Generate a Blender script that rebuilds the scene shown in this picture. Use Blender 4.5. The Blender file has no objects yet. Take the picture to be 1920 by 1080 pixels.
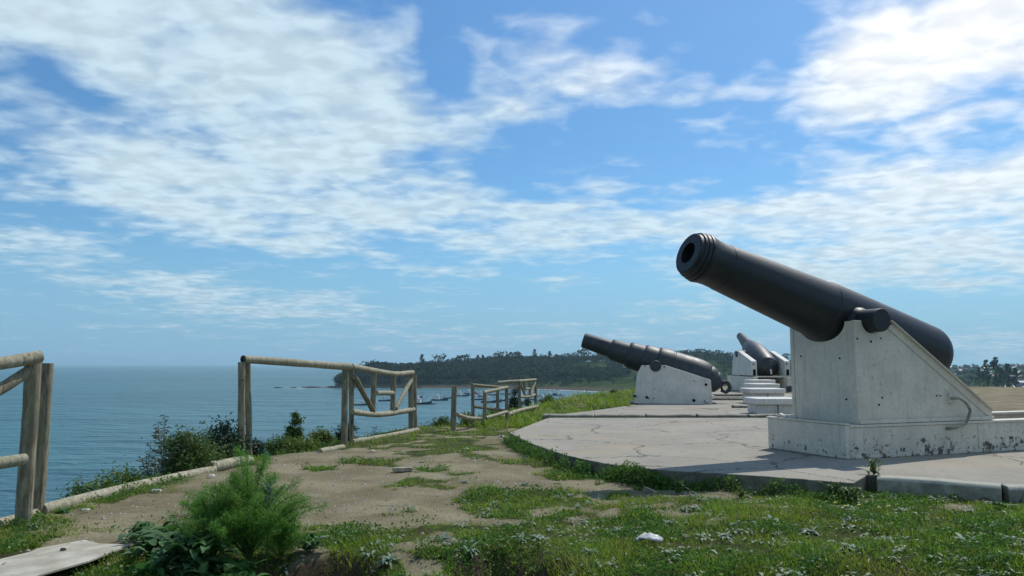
import bpy, math, random
import numpy as np
from mathutils import Vector, Matrix
S = bpy.context.scene; COL = S.collection
R = math.radians
# ------------------------------------------------------------------ camera
FPX = 1500.0; PITCH = R(5.45); CAMZ = 1.2
cd = bpy.data.cameras.new('camera'); cam = bpy.data.objects.new('camera', cd); COL.objects.link(cam)
cam.location = (0, 0, CAMZ); cam.rotation_euler = (R(90) + PITCH, 0, 0)
cd.sensor_width = 36; cd.lens = 36 * FPX / 1920; cd.clip_start = .1; cd.clip_end = 120000
S.camera = cam
S.view_settings.view_transform = 'Standard'; S.view_settings.look = 'None'
S.view_settings.exposure = 0; S.view_settings.gamma = 1
S.render.resolution_x = 1024; S.render.resolution_y = 576
# ------------------------------------------------------------------ sun
SUN_AZ, SUN_EL = R(40), R(52)
ld = bpy.data.lights.new('sun', 'SUN'); ld.energy = 3.6; ld.angle = R(.5); ld.color = (1, .95, .87)
lo = bpy.data.objects.new('sun', ld); COL.objects.link(lo)
sv = Vector((math.sin(SUN_AZ) * math.cos(SUN_EL), math.cos(SUN_AZ) * math.cos(SUN_EL), math.sin(SUN_EL)))
lo.rotation_euler = sv.to_track_quat('Z', 'Y').to_euler()

# ------------------------------------------------------------------ node helper
class NT:
    def __init__(s, tree): s.t = tree; tree.nodes.clear()
    def n(s, typ, ins=None, **kw):
        nd = s.t.nodes.new('ShaderNode' + typ)
        for k, v in kw.items(): setattr(nd, k, v)
        for k, v in (ins or {}).items(): s.set(nd.inputs[k], v)
        return nd
    def set(s, sock, v):
        if isinstance(v, bpy.types.NodeSocket): s.t.links.new(v, sock)
        elif isinstance(v, bpy.types.Node): s.t.links.new(v.outputs[0], sock)
        else:
            if sock.type == 'RGBA' and len(v) == 3: v = (*v, 1)
            sock.default_value = v
    def m(s, op, a, b=0.0, c=0.0, clamp=False):
        nd = s.n('Math', {0: a, 1: b, 2: c}, operation=op, use_clamp=clamp); return nd.outputs[0]
    def mr(s, v, a, b, c=0.0, d=1.0, smooth=True):
        nd = s.n('MapRange', {0: v, 1: a, 2: b, 3: c, 4: d}, interpolation_type='SMOOTHSTEP' if smooth else 'LINEAR')
        return nd.outputs[0]
    def mix(s, f, a, b, mode='MIX'):
        nd = s.n('Mix', data_type='RGBA', blend_type=mode)
        s.set(nd.inputs[0], f); s.set(nd.inputs[6], a); s.set(nd.inputs[7], b); return nd.outputs[2]
    def noise(s, vec, scale, detail=5, rough=.55, dist=0.0):
        nd = s.n('TexNoise', {'Scale': scale, 'Detail': detail, 'Roughness': rough, 'Distortion': dist})
        if vec is not None: s.set(nd.inputs['Vector'], vec)
        return nd.outputs[0]

def azel(px, py):
    xr = (px - 960) / FPX; yr = (540 - py) / FPX
    y = math.cos(PITCH) - yr * math.sin(PITCH); z = math.sin(PITCH) + yr * math.cos(PITCH)
    return math.atan2(xr, y), math.atan2(z, math.hypot(xr, y))
# ------------------------------------------------------------------ world
W = bpy.data.worlds.new('World'); S.world = W; W.use_nodes = True
w = NT(W.node_tree)
sky = w.n('TexSky', sky_type='NISHITA', sun_disc=False, sun_elevation=SUN_EL, sun_rotation=SUN_AZ,
          air_density=1.0, dust_density=.6, ozone_density=2.2, altitude=20)
geo = w.n('TexCoord').outputs['Generated']
sep = w.n('SeparateXYZ', {0: geo})
X_, Y_, Z_ = sep.outputs
az = w.m('ARCTAN2', X_, Y_); el = w.m('ARCSINE', Z_)
ae = w.n('CombineXYZ', {0: az, 1: el, 2: 0.0}).outputs[0]
zz = w.m('ADD', w.m('MAXIMUM', Z_, 0.0), .10)
pl = w.n('CombineXYZ', {0: w.m('DIVIDE', X_, zz), 1: w.m('DIVIDE', Y_, zz), 2: 0.0}).outputs[0]
warp = w.n('TexNoise', {'Vector': pl, 'Scale': 1.3, 'Detail': 3.0}).outputs['Color']
warpv = w.n('VectorMath', {0: warp, 1: (.5, .5, .5)}, operation='SUBTRACT').outputs[0]
aew = w.n('VectorMath', {0: warpv, 1: (.16, .07, 0), 2: ae}, operation='MULTIPLY_ADD').outputs[0]
# broad cloud fields: pixel-measured centre, half sizes, tilt in degrees (positive climbs to the right), weight
FIELDS = [
 (250, 20, 520, 190, -5, 1.0), (560, 190, 330, 230, -20, 1.1), (330, 330, 520, 130, -12, .85), (700, 380, 420, 100, -8, .8),
 (1010, 430, 430, 75, 2, .75), (960, 150, 210, 110, 8, .55), (1130, 140, 200, 60, 0, .5), (1400, 140, 230, 50, 2, .42),
 (1720, 90, 300, 140, 6, .9), (1900, 30, 260, 160, 0, 1.0), (1830, 235, 250, 70, 14, .62), (1500, 390, 480, 75, 8, .75), (1780, 360, 420, 90, 9, .9),
 (1680, 470, 460, 85, 5, .85), (1500, 500, 260, 40, 2, .6), (1880, 520, 220, 50, -3, .6), (430, 560, 420, 42, -6, .62), (50, 460, 200, 60, -6, .55),
 (850, 240, 110, 110, 0, .5), (830, 500, 150, 35, -3, .4), (1290, 577, 140, 26, 3, .5), (1080, 535, 90, 14, 0, .45),
 (1160, 313, 70, 16, 3, .4), (420, 600, 260, 22, 0, .32), (1000, 632, 800, 26, 0, .28), (1880, 645, 200, 26, 0, .5),
 (60, 330, 260, 60, 0, .5), (700, 60, 260, 70, -10, .55), (1000, 60, 150, 60, 0, .4), (880, 290, 90, 90, 0, .45), (1250, 420, 260, 60, 3, .55), (1100, 380, 160, 30, 0, .35), (140, 210, 160, 30, -10, .35), (1250, 360, 140, 20, 8, .3)]
mask = None
for (cx, cy, rx, ry, tilt, wt) in FIELDS:
    a0, e0 = azel(cx, cy)
    mp = w.n('Mapping', {'Vector': aew, 'Location': (a0, e0, 0), 'Rotation': (0, 0, R(tilt)), 'Scale': (rx / FPX, ry / FPX, 1)}, vector_type='TEXTURE')
    ln = w.n('VectorMath', {0: mp}, operation='LENGTH').outputs['Value']
    f = w.mr(ln, 1.15, .25, 0.0, wt)
    mask = f if mask is None else w.m('MAXIMUM', mask, f)
# clear gaps
for (cx, cy, rx, ry, tilt, wt) in [(130, 140, 110, 45, -25, .38), (20, 230, 100, 50, 0, .42), (960, 300, 90, 90, 0, .5), (660, 20, 170, 40, -8, .4), (820, 80, 60, 110, 20, .45), (1300, 250, 260, 60, 0, .3)]:
    a0, e0 = azel(cx, cy)
    mp = w.n('Mapping', {'Vector': aew, 'Location': (a0, e0, 0), 'Rotation': (0, 0, R(tilt)), 'Scale': (rx / FPX, ry / FPX, 1)}, vector_type='TEXTURE')
    ln = w.n('VectorMath', {0: mp}, operation='LENGTH').outputs['Value']
    mask = w.m('SUBTRACT', mask, w.mr(ln, 1.1, .2, 0.0, wt), clamp=True)
mask = w.m('MAXIMUM', mask, w.m('MULTIPLY', w.mr(Y_, .35, -.25, 0.0, .46), w.mr(el, 1.45, .9, .5, 1.0)))  # unseen cloud behind the camera, added to brighten and neutralise the ambient light
plr = w.n('Mapping', {'Vector': pl, 'Rotation': (0, 0, R(18)), 'Scale': (1, 1.05, 1)}).outputs[0]
n1 = w.noise(plr, 2.6, 8, .53, .35)
n2 = w.noise(plr, 9.5, 4, .45, .35)
nn = w.m('ADD', w.m('MULTIPLY', n1, .70), w.m('MULTIPLY', n2, .30))
cl = w.m('ADD', w.m('MULTIPLY', mask, .66), w.m('MULTIPLY', w.m('SUBTRACT', nn, .485), 1.75))
dens = w.mr(cl, .04, .62, 0.0, 1.0)
thick = w.m('MAXIMUM', w.m('MULTIPLY', dens, w.mr(cl, .3, .9, .78, .97)), .03)
glowd = w.n('VectorMath', {0: geo, 1: tuple(sv)}, operation='DOT_PRODUCT').outputs['Value']
glow = w.mr(glowd, .62, .90, 0.0, 1.0)
shade = w.mr(n2, .35, .65, .88, 1.04)
ccol = w.mix(glow, (.65, .81, .90), (1.15, 1.15, 1.15))
ccol = w.mix(w.mr(el, 0.0, .16, 1.0, 0.0), ccol, (.50, .65, .77))
ccol = w.n('VectorMath', {0: ccol, 1: w.n('CombineXYZ', {0: shade, 1: shade, 2: shade}).outputs[0]}, operation='MULTIPLY').outputs[0]
SKYS = .095
hsv = w.n('HueSaturation', {'Saturation': 1.12, 'Value': 1.04, 'Color': sky}).outputs[0]
skyc = w.n('VectorMath', {0: hsv, 1: (SKYS * .66, SKYS * 1.01, SKYS * 1.19)}, operation='MULTIPLY').outputs[0]
up = w.mr(el, .15, .75, .97, 1.16)
skyc = w.n('VectorMath', {0: skyc, 1: w.n('CombineXYZ', {0: up, 1: up, 2: up}).outputs[0]}, operation='MULTIPLY').outputs[0]
skyc = w.mix(w.mr(el, 0.0, .20, .80, 0.0), skyc, (.225, .445, .70))
fin = w.mix(thick, skyc, ccol)
bg = w.n('Background', {'Color': fin, 'Strength': 1.0})
w.n('OutputWorld', {0: bg})

# ------------------------------------------------------------------ picture-to-place measuring
def ray(px, py):
    xr = (px - 960) / FPX; yr = (540 - py) / FPX
    return Vector((xr, math.cos(PITCH) - yr * math.sin(PITCH), math.sin(PITCH) + yr * math.cos(PITCH)))
CAM = Vector((0, 0, CAMZ))
def atz(px, py, z=0.0):
    d = ray(px, py); return CAM + d * ((z - CAMZ) / d.z)
def aty(px, py, y):
    d = ray(px, py); return CAM + d * (y / d.y)
def onplane(px, py, A, B):
    n = Vector((B.y - A.y, A.x - B.x, 0)); d = ray(px, py)
    return CAM + d * ((A - CAM).dot(n) / d.dot(n))

# ------------------------------------------------------------------ mesh building
class MB:
    def __init__(s): s.v = []; s.f = []
    def add(s, vs, fs):
        o = len(s.v); s.v += [tuple(v) for v in vs]; s.f += [tuple(i + o for i in f) for f in fs]; return s
    def box(s, c, d, M=None):
        vs = []
        for x in (-.5, .5):
            for y in (-.5, .5):
                for z in (-.5, .5):
                    p = Vector((x * d[0], y * d[1], z * d[2]))
                    if M is not None: p = M @ p
                    vs.append(p + Vector(c))
        return s.add(vs, [(0, 1, 3, 2), (4, 6, 7, 5), (0, 4, 5, 1), (2, 3, 7, 6), (0, 2, 6, 4), (1, 5, 7, 3)])
    def tube(s, pts, rad, n=10, cap=True):
        pts = [Vector(p) for p in pts]; m = len(pts)
        if not hasattr(rad, '__len__'): rad = [rad] * m
        ref = Vector((0, 0, 1)); vs = []; fs = []
        d0 = (pts[-1] - pts[0]).normalized()
        if abs(d0.z) > .9: ref = Vector((1, 0, 0))
        for i, p in enumerate(pts):
            d = (pts[min(i + 1, m - 1)] - pts[max(i - 1, 0)]).normalized()
            a = d.cross(ref).normalized(); b = a.cross(d)
            for k in range(n):
                t = 2 * math.pi * k / n
                vs.append(p + (a * math.cos(t) + b * math.sin(t)) * rad[i])
        for i in range(m - 1):
            for k in range(n):
                k2 = (k + 1) % n
                fs.append((i * n + k, i * n + k2, (i + 1) * n + k2, (i + 1) * n + k))
        if cap:
            fs.append(tuple(range(n - 1, -1, -1))); fs.append(tuple((m - 1) * n + k for k in range(n)))
        return s.add(vs, fs)
    def lathe(s, prof, O, D, n=48):
        D = Vector(D).normalized(); a = D.cross(Vector((0, 0, 1)))
        if a.length < .1: a = Vector((1, 0, 0))
        a.normalize(); b = a.cross(D); vs = []; fs = []
        for (t, r) in prof:
            for k in range(n):
                q = 2 * math.pi * k / n
                vs.append(Vector(O) + D * t + (a * math.cos(q) + b * math.sin(q)) * r)
        for i in range(len(prof) - 1):
            for k in range(n):
                k2 = (k + 1) % n
                fs.append((i * n + k, i * n + k2, (i + 1) * n + k2, (i + 1) * n + k))
        fs.append(tuple(range(n - 1, -1, -1))); fs.append(tuple((len(prof) - 1) * n + k for k in range(n)))
        return s.add(vs, fs)
    def prism(s, poly, M, t):
        """poly in local xy, extruded t along local z, M maps local to world"""
        n = len(poly)
        vs = [M @ Vector((p[0], p[1], 0)) for p in poly] + [M @ Vector((p[0], p[1], t)) for p in poly]
        fs = [tuple(range(n - 1, -1, -1)), tuple(range(n, 2 * n))] + [(i, (i + 1) % n, n + (i + 1) % n, n + i) for i in range(n)]
        return s.add(vs, fs)
    def build(s, name, mat, parent=None, smooth=False, bevel=0, angle=35):
        me = bpy.data.meshes.new(name); me.from_pydata(s.v, [], s.f); me.update()
        o = bpy.data.objects.new(name, me); COL.objects.link(o)
        me.materials.append(mat)
        if parent is not None:
            o.parent = parent; o.matrix_parent_inverse = Matrix.Identity(4)
            loc = parent.matrix_basis.inverted()
            me.transform(chain(parent).inverted())
        if smooth:
            me.polygons.foreach_set('use_smooth', [True] * len(me.polygons))
            try: me.set_sharp_from_angle(angle=R(angle))
            except Exception: pass
        if bevel:
            b = o.modifiers.new('bevel', 'BEVEL'); b.width = bevel; b.segments = 2; b.limit_method = 'ANGLE'
        return o
def chain(o):
    m = o.matrix_basis.copy()
    while o.parent: o = o.parent; m = o.matrix_basis @ m
    return m
def tag(o, label=None, cat=None, group=None, kind=None):
    if label: o['label'] = label
    if cat: o['category'] = cat
    if group: o['group'] = group
    if kind: o['kind'] = kind
    return o
def thing(name, loc, label, cat, group=None):
    o = bpy.data.objects.new(name, None); COL.objects.link(o); o.location = loc; o.empty_display_size = .2
    return tag(o, label, cat, group)
def kids(o): return [c for c in bpy.data.objects if c.parent == o]
def copy_tree(o, parent=None, ch=None):
    c = o.copy(); COL.objects.link(c); c.parent = parent
    for k in kids(o): copy_tree(k, c)
    return c
def np_mesh(name, V, F, mat, parent=None, smooth=False):
    me = bpy.data.meshes.new(name); n = F.shape[1]
    V = np.asarray(V, np.float32)
    if parent is not None:
        Mi = np.array(chain(parent).inverted()); V = V @ Mi[:3, :3].T.astype(np.float32) + Mi[:3, 3].astype(np.float32)
    me.vertices.add(len(V)); me.vertices.foreach_set('co', V.astype(np.float32).ravel())
    me.loops.add(F.size); me.loops.foreach_set('vertex_index', F.astype(np.int32).ravel())
    me.polygons.add(len(F)); me.polygons.foreach_set('loop_start', np.arange(len(F), dtype=np.int32) * n)
    me.polygons.foreach_set('loop_total', np.full(len(F), n, np.int32))
    me.update(calc_edges=True); me.validate()
    if smooth: me.polygons.foreach_set('use_smooth', [True] * len(me.polygons))
    o = bpy.data.objects.new(name, me); COL.objects.link(o); me.materials.append(mat)
    if parent is not None: o.parent = parent
    return o
rng = np.random.default_rng(7); random.seed(7)
_tab = np.random.default_rng(3).random((256, 256))
def vnoise(x, y):
    x = np.asarray(x, float); y = np.asarray(y, float)
    xi = np.floor(x).astype(int); yi = np.floor(y).astype(int); fx = x - xi; fy = y - yi
    fx = fx * fx * (3 - 2 * fx); fy = fy * fy * (3 - 2 * fy)
    g = lambda a, b: _tab[a & 255, b & 255]
    return (g(xi, yi) * (1 - fx) + g(xi + 1, yi) * fx) * (1 - fy) + (g(xi, yi + 1) * (1 - fx) + g(xi + 1, yi + 1) * fx) * fy
def fbm(x, y, o=4):
    s = 0; a = 1; t = 0
    for i in range(o): s = s + a * vnoise(x * 2 ** i + 17 * i, y * 2 ** i + 31 * i); t += a; a *= .5
    return s / t
def sstep(a, b, x):
    t = np.clip((x - a) / (b - a), 0, 1); return t * t * (3 - 2 * t)

# ------------------------------------------------------------------ materials
def mat(name):
    m = bpy.data.materials.new(name); m.use_nodes = True; return m, NT(m.node_tree)
def finish(nt, col, rough=.7, bump=None, bstr=.3, bdist=.02, spec=.3, extra=None):
    ins = {'Base Color': col, 'Roughness': rough, 'Specular IOR Level': spec}
    if bump is not None:
        b = nt.n('Bump', {'Height': bump, 'Strength': bstr, 'Distance': bdist}); ins['Normal'] = b
    ins.update(extra or {})
    p = nt.n('BsdfPrincipled', ins); nt.n('OutputMaterial', {0: p}); return p
def objc(nt): return nt.n('TexCoord').outputs['Object']
def posc(nt): return nt.n('NewGeometry').outputs['Position']

def m_wood(name, base=(.33, .285, .19), dark=(.15, .125, .085)):
    m, t = mat(name); c = posc(t)
    s = t.n('Mapping', {'Vector': c, 'Scale': (6, 6, 1.2)}).outputs[0]
    n = t.noise(s, 5, 8, .65); n2 = t.noise(c, 2.1, 4); n3 = t.noise(c, 60, 3)
    k = t.mix(t.mr(n, .35, .68), dark, base)
    k = t.mix(t.mr(n2, .45, .7, 0, .55), k, (.21, .215, .13))
    k = t.mix(t.mr(t.noise(t.n('Mapping', {'Vector': c, 'Scale': (30, 30, 1.5)}).outputs[0], 1.6, 6, .6), .58, .66, 0, .75), k, (.07, .06, .045))
    v = t.n('TexVoronoi', {'Vector': t.n('Mapping', {'Vector': c, 'Scale': (1, 1, .35)}).outputs[0], 'Scale': 5.0}).outputs['Distance']
    k = t.mix(t.mr(v, .10, .04, 0, .8), k, (.06, .045, .03))
    finish(t, k, .8, t.m('ADD', n, t.m('MULTIPLY', n3, .3)), .5, .01, .2); return m
WOOD = m_wood('weathered_wood')
WOODL = m_wood('pale_log', (.46, .42, .31), (.25, .22, .15))
def m_white(name, base=(.70, .64, .52), chips=.66, rust=.69):
    m, t = mat(name); c = posc(t)
    n = t.noise(c, 3.2, 6, .6); f = t.noise(c, 24, 6, .65); g = t.noise(c, 1.3, 3)
    k = t.mix(t.mr(n, .35, .7), base, tuple(x * .83 for x in base))
    k = t.mix(t.mr(f, .30, .75, 0, .35), k, (.33, .32, .28))
    streak = t.noise(t.n('Mapping', {'Vector': c, 'Scale': (16, 16, 1.6)}).outputs[0], 1.0, 5, .6)
    k = t.mix(t.mr(streak, .52, .72, 0, .30), k, (.30, .27, .22))
    z = t.n('SeparateXYZ', {0: c}).outputs[2]
    low = t.mr(z, .55, .17, 0.0, .15)
    chip = t.mr(t.m('ADD', t.noise(c, 11, 8, .72), low), chips + .03, chips + .09)
    k = t.mix(chip, k, (.07, .075, .07))
    rs = t.mr(t.m('ADD', t.noise(c, 4.3, 6, .7, .4), t.m('MULTIPLY', low, .6)), rust + .02, rust + .12, 0, .85)
    k = t.mix(rs, k, (.17, .075, .03))
    finish(t, k, .55, t.m('SUBTRACT', t.m('MULTIPLY', f, .5), chip), .35, .006, .35); return m
WHITE = m_white('weathered_white_paint'); WHITE2 = m_white('rusty_white_paint', (.66, .61, .50), .615, .64)
WHITE3 = m_white('clean_white_paint', (.70, .665, .60), .72, .76)
def m_iron(name, c0=(.0065, .0085, .0095)):
    m, t = mat(name); c = posc(t)
    n = t.noise(c, 5, 7, .65); f = t.noise(c, 45, 4)
    k = t.mix(t.mr(n, .35, .7), c0, tuple(x * 2.0 for x in c0)); k = t.mix(t.mr(t.noise(c, 7, 9, .75), .62, .74, 0, .22), k, (.036, .033, .031)); k = t.mix(t.mr(t.noise(t.n('Mapping', {'Vector': c, 'Scale': (22, 22, 2)}).outputs[0], 1, 5, .6), .56, .72, 0, .25), k, (.04, .042, .042))
    finish(t, k, t.mr(n, .3, .7, .46, .58), t.m('ADD', f, t.m('MULTIPLY', n, 3)), .2, .005, .5); return m
IRON = m_iron('black_painted_iron'); IRON2 = m_iron('dark_grey_iron', (.018, .023, .026))
m, t = mat('dark_hole'); finish(t, (.006, .006, .006), .9); HOLE = m
def m_conc(name, base=(.33, .302, .25), edge=(.45, .9), dust=(.36, .30, .20)):
    m, t = mat(name); c = posc(t)
    n = t.noise(c, .9, 7, .6); f = t.noise(c, 35, 5, .7); p = t.noise(c, 6, 5, .6, .3)
    k = t.mix(t.mr(n, .35, .68), tuple(x * .80 for x in base), base)
    k = t.mix(t.mr(f, .3, .8, 0, .5), k, tuple(x * 1.18 for x in base))
    k = t.mix(t.mr(t.noise(t.n('Mapping', {'Vector': c, 'Scale': (.35, 1.1, 1)}).outputs[0], 1.2, 6, .65), .52, .68, 0, .75), k, dust)
    k = t.mix(t.mr(p, .58, .72, 0, .6), k, (.17, .16, .14)); k = t.mix(t.mr(t.noise(c, 1.7, 9, .72, .6), .55, .66, 0, .5), k, (.20, .19, .165))
    v = t.n('TexVoronoi', {'Vector': t.n('VectorMath', {0: c, 1: t.n('CombineXYZ', {0: t.m('MULTIPLY', n, 1.2), 1: t.m('MULTIPLY', p, .6), 2: 0.0}).outputs[0]}, operation='ADD').outputs[0], 'Scale': .55}, feature='DISTANCE_TO_EDGE').outputs[0]
    k = t.mix(t.mr(v, .012, .002, 0, .8), k, (.07, .065, .05))
    g = t.noise(c, 130, 2); k = t.mix(t.mr(g, .62, .75, 0, .5), k, (.16, .15, .13))
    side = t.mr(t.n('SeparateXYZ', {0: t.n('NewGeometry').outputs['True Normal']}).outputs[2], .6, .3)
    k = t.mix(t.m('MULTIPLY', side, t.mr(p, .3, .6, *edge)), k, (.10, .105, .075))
    finish(t, k, .9, t.m('ADD', f, p), .5, .012, .15); return m
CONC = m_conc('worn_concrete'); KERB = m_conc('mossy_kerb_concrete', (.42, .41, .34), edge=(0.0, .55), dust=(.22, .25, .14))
def m_leaf(name, a, b, c2=None, trans=.35, rough=.55):
    m, t = mat(name); g = t.n('NewGeometry'); r = g.outputs['Random Per Island']
    n = t.noise(g.outputs['Position'], 1.7, 3)
    k = t.mix(r, a, b)
    if c2: k = t.mix(t.mr(n, .45, .62, 0, .8), k, c2)
    d = t.n('BsdfPrincipled', {'Base Color': k, 'Roughness': rough, 'Specular IOR Level': .35})
    tr = t.n('BsdfTranslucent', {'Color': k}); mx = t.n('MixShader', {0: trans, 1: d, 2: tr}); t.n('OutputMaterial', {0: mx}); return m
L_DARK = m_leaf('dark_leaf', (.014, .032, .013), (.04, .075, .026), trans=.15)
L_MID = m_leaf('mid_leaf', (.05, .10, .02), (.12, .19, .045), trans=.4)
L_OLIVE = m_leaf('olive_leaf', (.08, .13, .018), (.17, .24, .035))
L_GREY = m_leaf('grey_leaf', (.05, .08, .05), (.12, .15, .10))
L_FENN = m_leaf('fennel_frond', (.08, .22, .03), (.16, .36, .055), (.18, .26, .06), trans=.55)
L_SILV = m_leaf('silvery_leaf', (.11, .18, .11), (.25, .32, .22), trans=.2, rough=.6)
L_BROAD = m_leaf('broad_leaf', (.03, .10, .02), (.08, .20, .045), (.12, .20, .10), trans=.35, rough=.65)
L_GRASS = m_leaf('grass_blade', (.07, .17, .013), (.25, .37, .03), (.23, .26, .035), trans=.5)
L_CLOV = m_leaf('clover_leaf', (.035, .10, .014), (.13, .26, .035), (.09, .17, .03), trans=.45)
L_DRY = m_leaf('dry_stalk', (.22, .17, .10), (.34, .28, .17), trans=.2)
L_FAR = m_leaf('far_leaf', (.012, .030, .018), (.030, .056, .024), (.040, .065, .022), trans=.1, rough=.8)
m, t = mat('yellow_petal'); finish(t, (.75, .6, .03), .6); YELLOW = m
m, t = mat('bark'); c = posc(t); finish(t, t.mix(t.noise(c, 9, 5), (.07, .05, .035), (.19, .15, .11)), .9); BARK = m

# ------------------------------------------------------------------ ground (plateau with its cliff edge)
CREST = np.array([(-9, -30), (-6, -6), (-4.6, 2), (-3.98, 5.2), (-3.86, 6.2), (-3.58, 10.2), (-2.78, 11.8), (-2.2, 14.7), (-1.7, 15.3), (-.85, 15.6), (-.65, 17.2), (.45, 22.5),
                  (1.6, 25.5), (4, 31.5), (7.4, 40), (14, 43), (25, 40), (40, 37), (80, 33), (140, 30)], float)
def crest_sd(x, y):
    """signed distance beyond the crest line (positive = over the edge)"""
    P = np.stack([x, y], -1)[..., None, :]; A = CREST[:-1]; B = CREST[1:]; d = B - A
    t = np.clip(((P - A) * d).sum(-1) / (d * d).sum(-1), 0, 1); q = A + d * t[..., None]
    v = P - q; dist = np.sqrt((v * v).sum(-1)); i = dist.argmin(-1)
    cr = d[:, 0] * v[..., 1] - d[:, 1] * v[..., 0]
    sgn = np.sign(np.take_along_axis(cr, i[..., None], -1)[..., 0])
    return sgn * dist.min(-1)
def ground_z(x, y):
    x = np.asarray(x, float); y = np.asarray(y, float)
    s = crest_sd(x, y)
    z = (fbm(x * .6, y * .6) - .5) * .10 + (fbm(x * 3, y * 3) - .5) * .05
    z = z + .12 * sstep(24, 31, y) * sstep(-2, 3, x)
    z = z + .10 * sstep(.1, 2.2, x) * sstep(19, 23, y) * sstep(4.2, 1.5, x)
    # eroded bank in the foreground
    edge = 5.30 + .8 * (fbm(x * 3.1 + 2, y * 1.2, 5) - .5)
    win = sstep(-1.85, -1.35, x) * sstep(.5, 0, x) * (1 - .75 * sstep(-.85, -.7, x) * sstep(-.25, -.4, x))
    z = z - .34 * sstep(edge, edge - .40, y) * win * (.55 + .9 * fbm(x * 5, y * 5, 3)) - .12 * sstep(4.9, 4.0, y)
    z = z + .05 * sstep(-.5, 2.5, x) * sstep(7.5, 5.5, y)
    z = z - .04 * sstep(4.2, 6, x) * sstep(8, 7, y)
    o = np.clip(s, 0, None)
    z = z - np.minimum(o * .75 + .05 * o * o, 24.6) + np.where(o > 0, (fbm(x * .9, y * .9) - .5) * np.minimum(o, 1.5) * .5, 0)
    return z
# slab outline (top of slab z = SZ)
SZ = .15
slab_px = [(955, 811), (975, 821), (1003, 834), (1060, 853), (1130, 868), (1200, 877), (1260, 882), (1330, 886), (1430, 892), (1530, 900), (1600, 905)]
_c = [atz(px, py, SZ) for px, py in slab_px]; slab_near = []; _r = random.Random(2)
for i in range(len(_c) - 1):
    for k in range(9):
        q = _c[i].lerp(_c[i + 1], k / 9); slab_near.append(q + Vector((_r.uniform(-.01, .01), _r.uniform(-.022, .012), 0)))
slab_near.append(_c[-1])
kerb_a = atz(1628, 891, SZ); kerb_b = atz(1866, 908, SZ); kerb_c = atz(2100, 915, SZ)
CARD_POLY = [(p.x, p.y) for p in [atz(a, b_, .02) for a, b_ in [(-60, 1058), (60, 1026), (158, 1008), (186, 1015), (250, 1019), (165, 1056), (60, 1086), (-60, 1125)]]]
def in_poly(x, y, poly):
    c = np.zeros(np.shape(x), bool); n = len(poly)
    for i in range(n):
        x1, y1 = poly[i]; x2, y2 = poly[(i + 1) % n]
        with np.errstate(divide='ignore', invalid='ignore'):
            c ^= ((y1 > y) != (y2 > y)) & (x < (x2 - x1) * (y - y1) / (y2 - y1 + 1e-12) + x1)
    return c
sl0 = atz(1027, 781, SZ)
slabA = [(p.x, p.y) for p in slab_near] + [(kerb_a.x, kerb_a.y + .02), (kerb_b.x, kerb_b.y + .05), (kerb_c.x, kerb_c.y + .05), (14, 12), (14, 15.9), (sl0.x, 16.0)]
e1 = atz(1105, 769, SZ + .03); e2 = atz(1196, 757, SZ + .03)
slabB = [(sl0.x - .12, 16.22), (e1.x, e1.y), (e2.x, e2.y), (3.9, 25.2), (5.6, 30), (6.5, 34), (14.5, 34), (11.2, 26), (8.4, 16.22)]
def grass_mask(x, y):
    """0 bare earth .. 1 thick grass"""
    s = crest_sd(x, y)
    n = fbm(x * 1.1 + 5, y * .9 + 3, 5)
    d0 = np.interp(x, [-3.6, -2.6, -1.5, -.3, 1, 3], [6.0, 5.7, 6.2, 6.9, 8.0, 8.6]); near = sstep(d0 + 1.7, d0 - .7, y)
    g = near * 1.0
    xs = np.interp(y, [7, 9.5, 12, 14], [4, 1.2, .3, .1])
    g = np.maximum(g, sstep(2.2, .1, np.abs(x - xs + .2)) * sstep(15, 7, y) * .8)   # fringe along the slab
    g = np.maximum(g, sstep(.75, .1, -s) * .8)                                       # along the fence
    g = np.maximum(g, sstep(14.6, 17, y) * sstep(3.4, 2.2, -s) * .95 * (x < 5))
    g = np.maximum(g, .40 * (y < 16))
    g = np.maximum(g, 1.3 * (y > 28) * (x > 8) * sstep(1.8, .8, -s))
    m = g + (n - .5) * 2.2 + (fbm(x * 4 + 9, y * 4, 3) - .5) * .7
    k = sstep(.45, .72, m)
    path = sstep(.6, .25, np.abs(x + .35) / 1.0) * sstep(.3, .1, np.abs(y - 6.35))   # bare patch in the grass
    k = k * (1 - .92 * path)
    lf = sstep(-1.5, -2.0, x) * sstep(-3.7, -3.3, x) * sstep(5.55, 5.8, y) * sstep(8.9, 8.2, y)
    k = k * (1 - .6 * lf)
    return k
def axis(parts):
    out = []
    for a, b, st in parts: out += list(np.arange(a, b, st))
    return np.array(out + [parts[-1][1]])
gx = axis([(-70, -14, 4), (-14, -5.5, .5), (-5.5, 6.5, .06), (6.5, 16, .4), (16, 150, 5)])
gy = axis([(-30, 3, 1.5), (3, 10, .06), (10, 18, .16), (18, 45, .6), (45, 110, 5)])
GX, GY = np.meshgrid(gx, gy, indexing='ij')
GZ = ground_z(GX, GY); GM = grass_mask(GX, GY) * (crest_sd(GX, GY) < .5)
for poly in (slabA, slabB):
    GZ = np.where(in_poly(GX, GY, poly), np.minimum(GZ, -.02), GZ)
V = np.stack([GX, GY, GZ], -1).reshape(-1, 3); nx, ny = GX.shape
I = np.arange(nx * ny).reshape(nx, ny)
F = np.stack([I[:-1, :-1], I[1:, :-1], I[1:, 1:], I[:-1, 1:]], -1).reshape(-1, 4)
m, t = mat('earth_and_turf'); c = posc(t)
n = t.noise(c, 1.4, 7, .6); f = t.noise(c, 28, 6, .7); peb = t.n('TexVoronoi', {'Vector': c, 'Scale': 38.0}); pc = t.n('TexVoronoi', {'Vector': c, 'Scale': 38.0})
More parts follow.
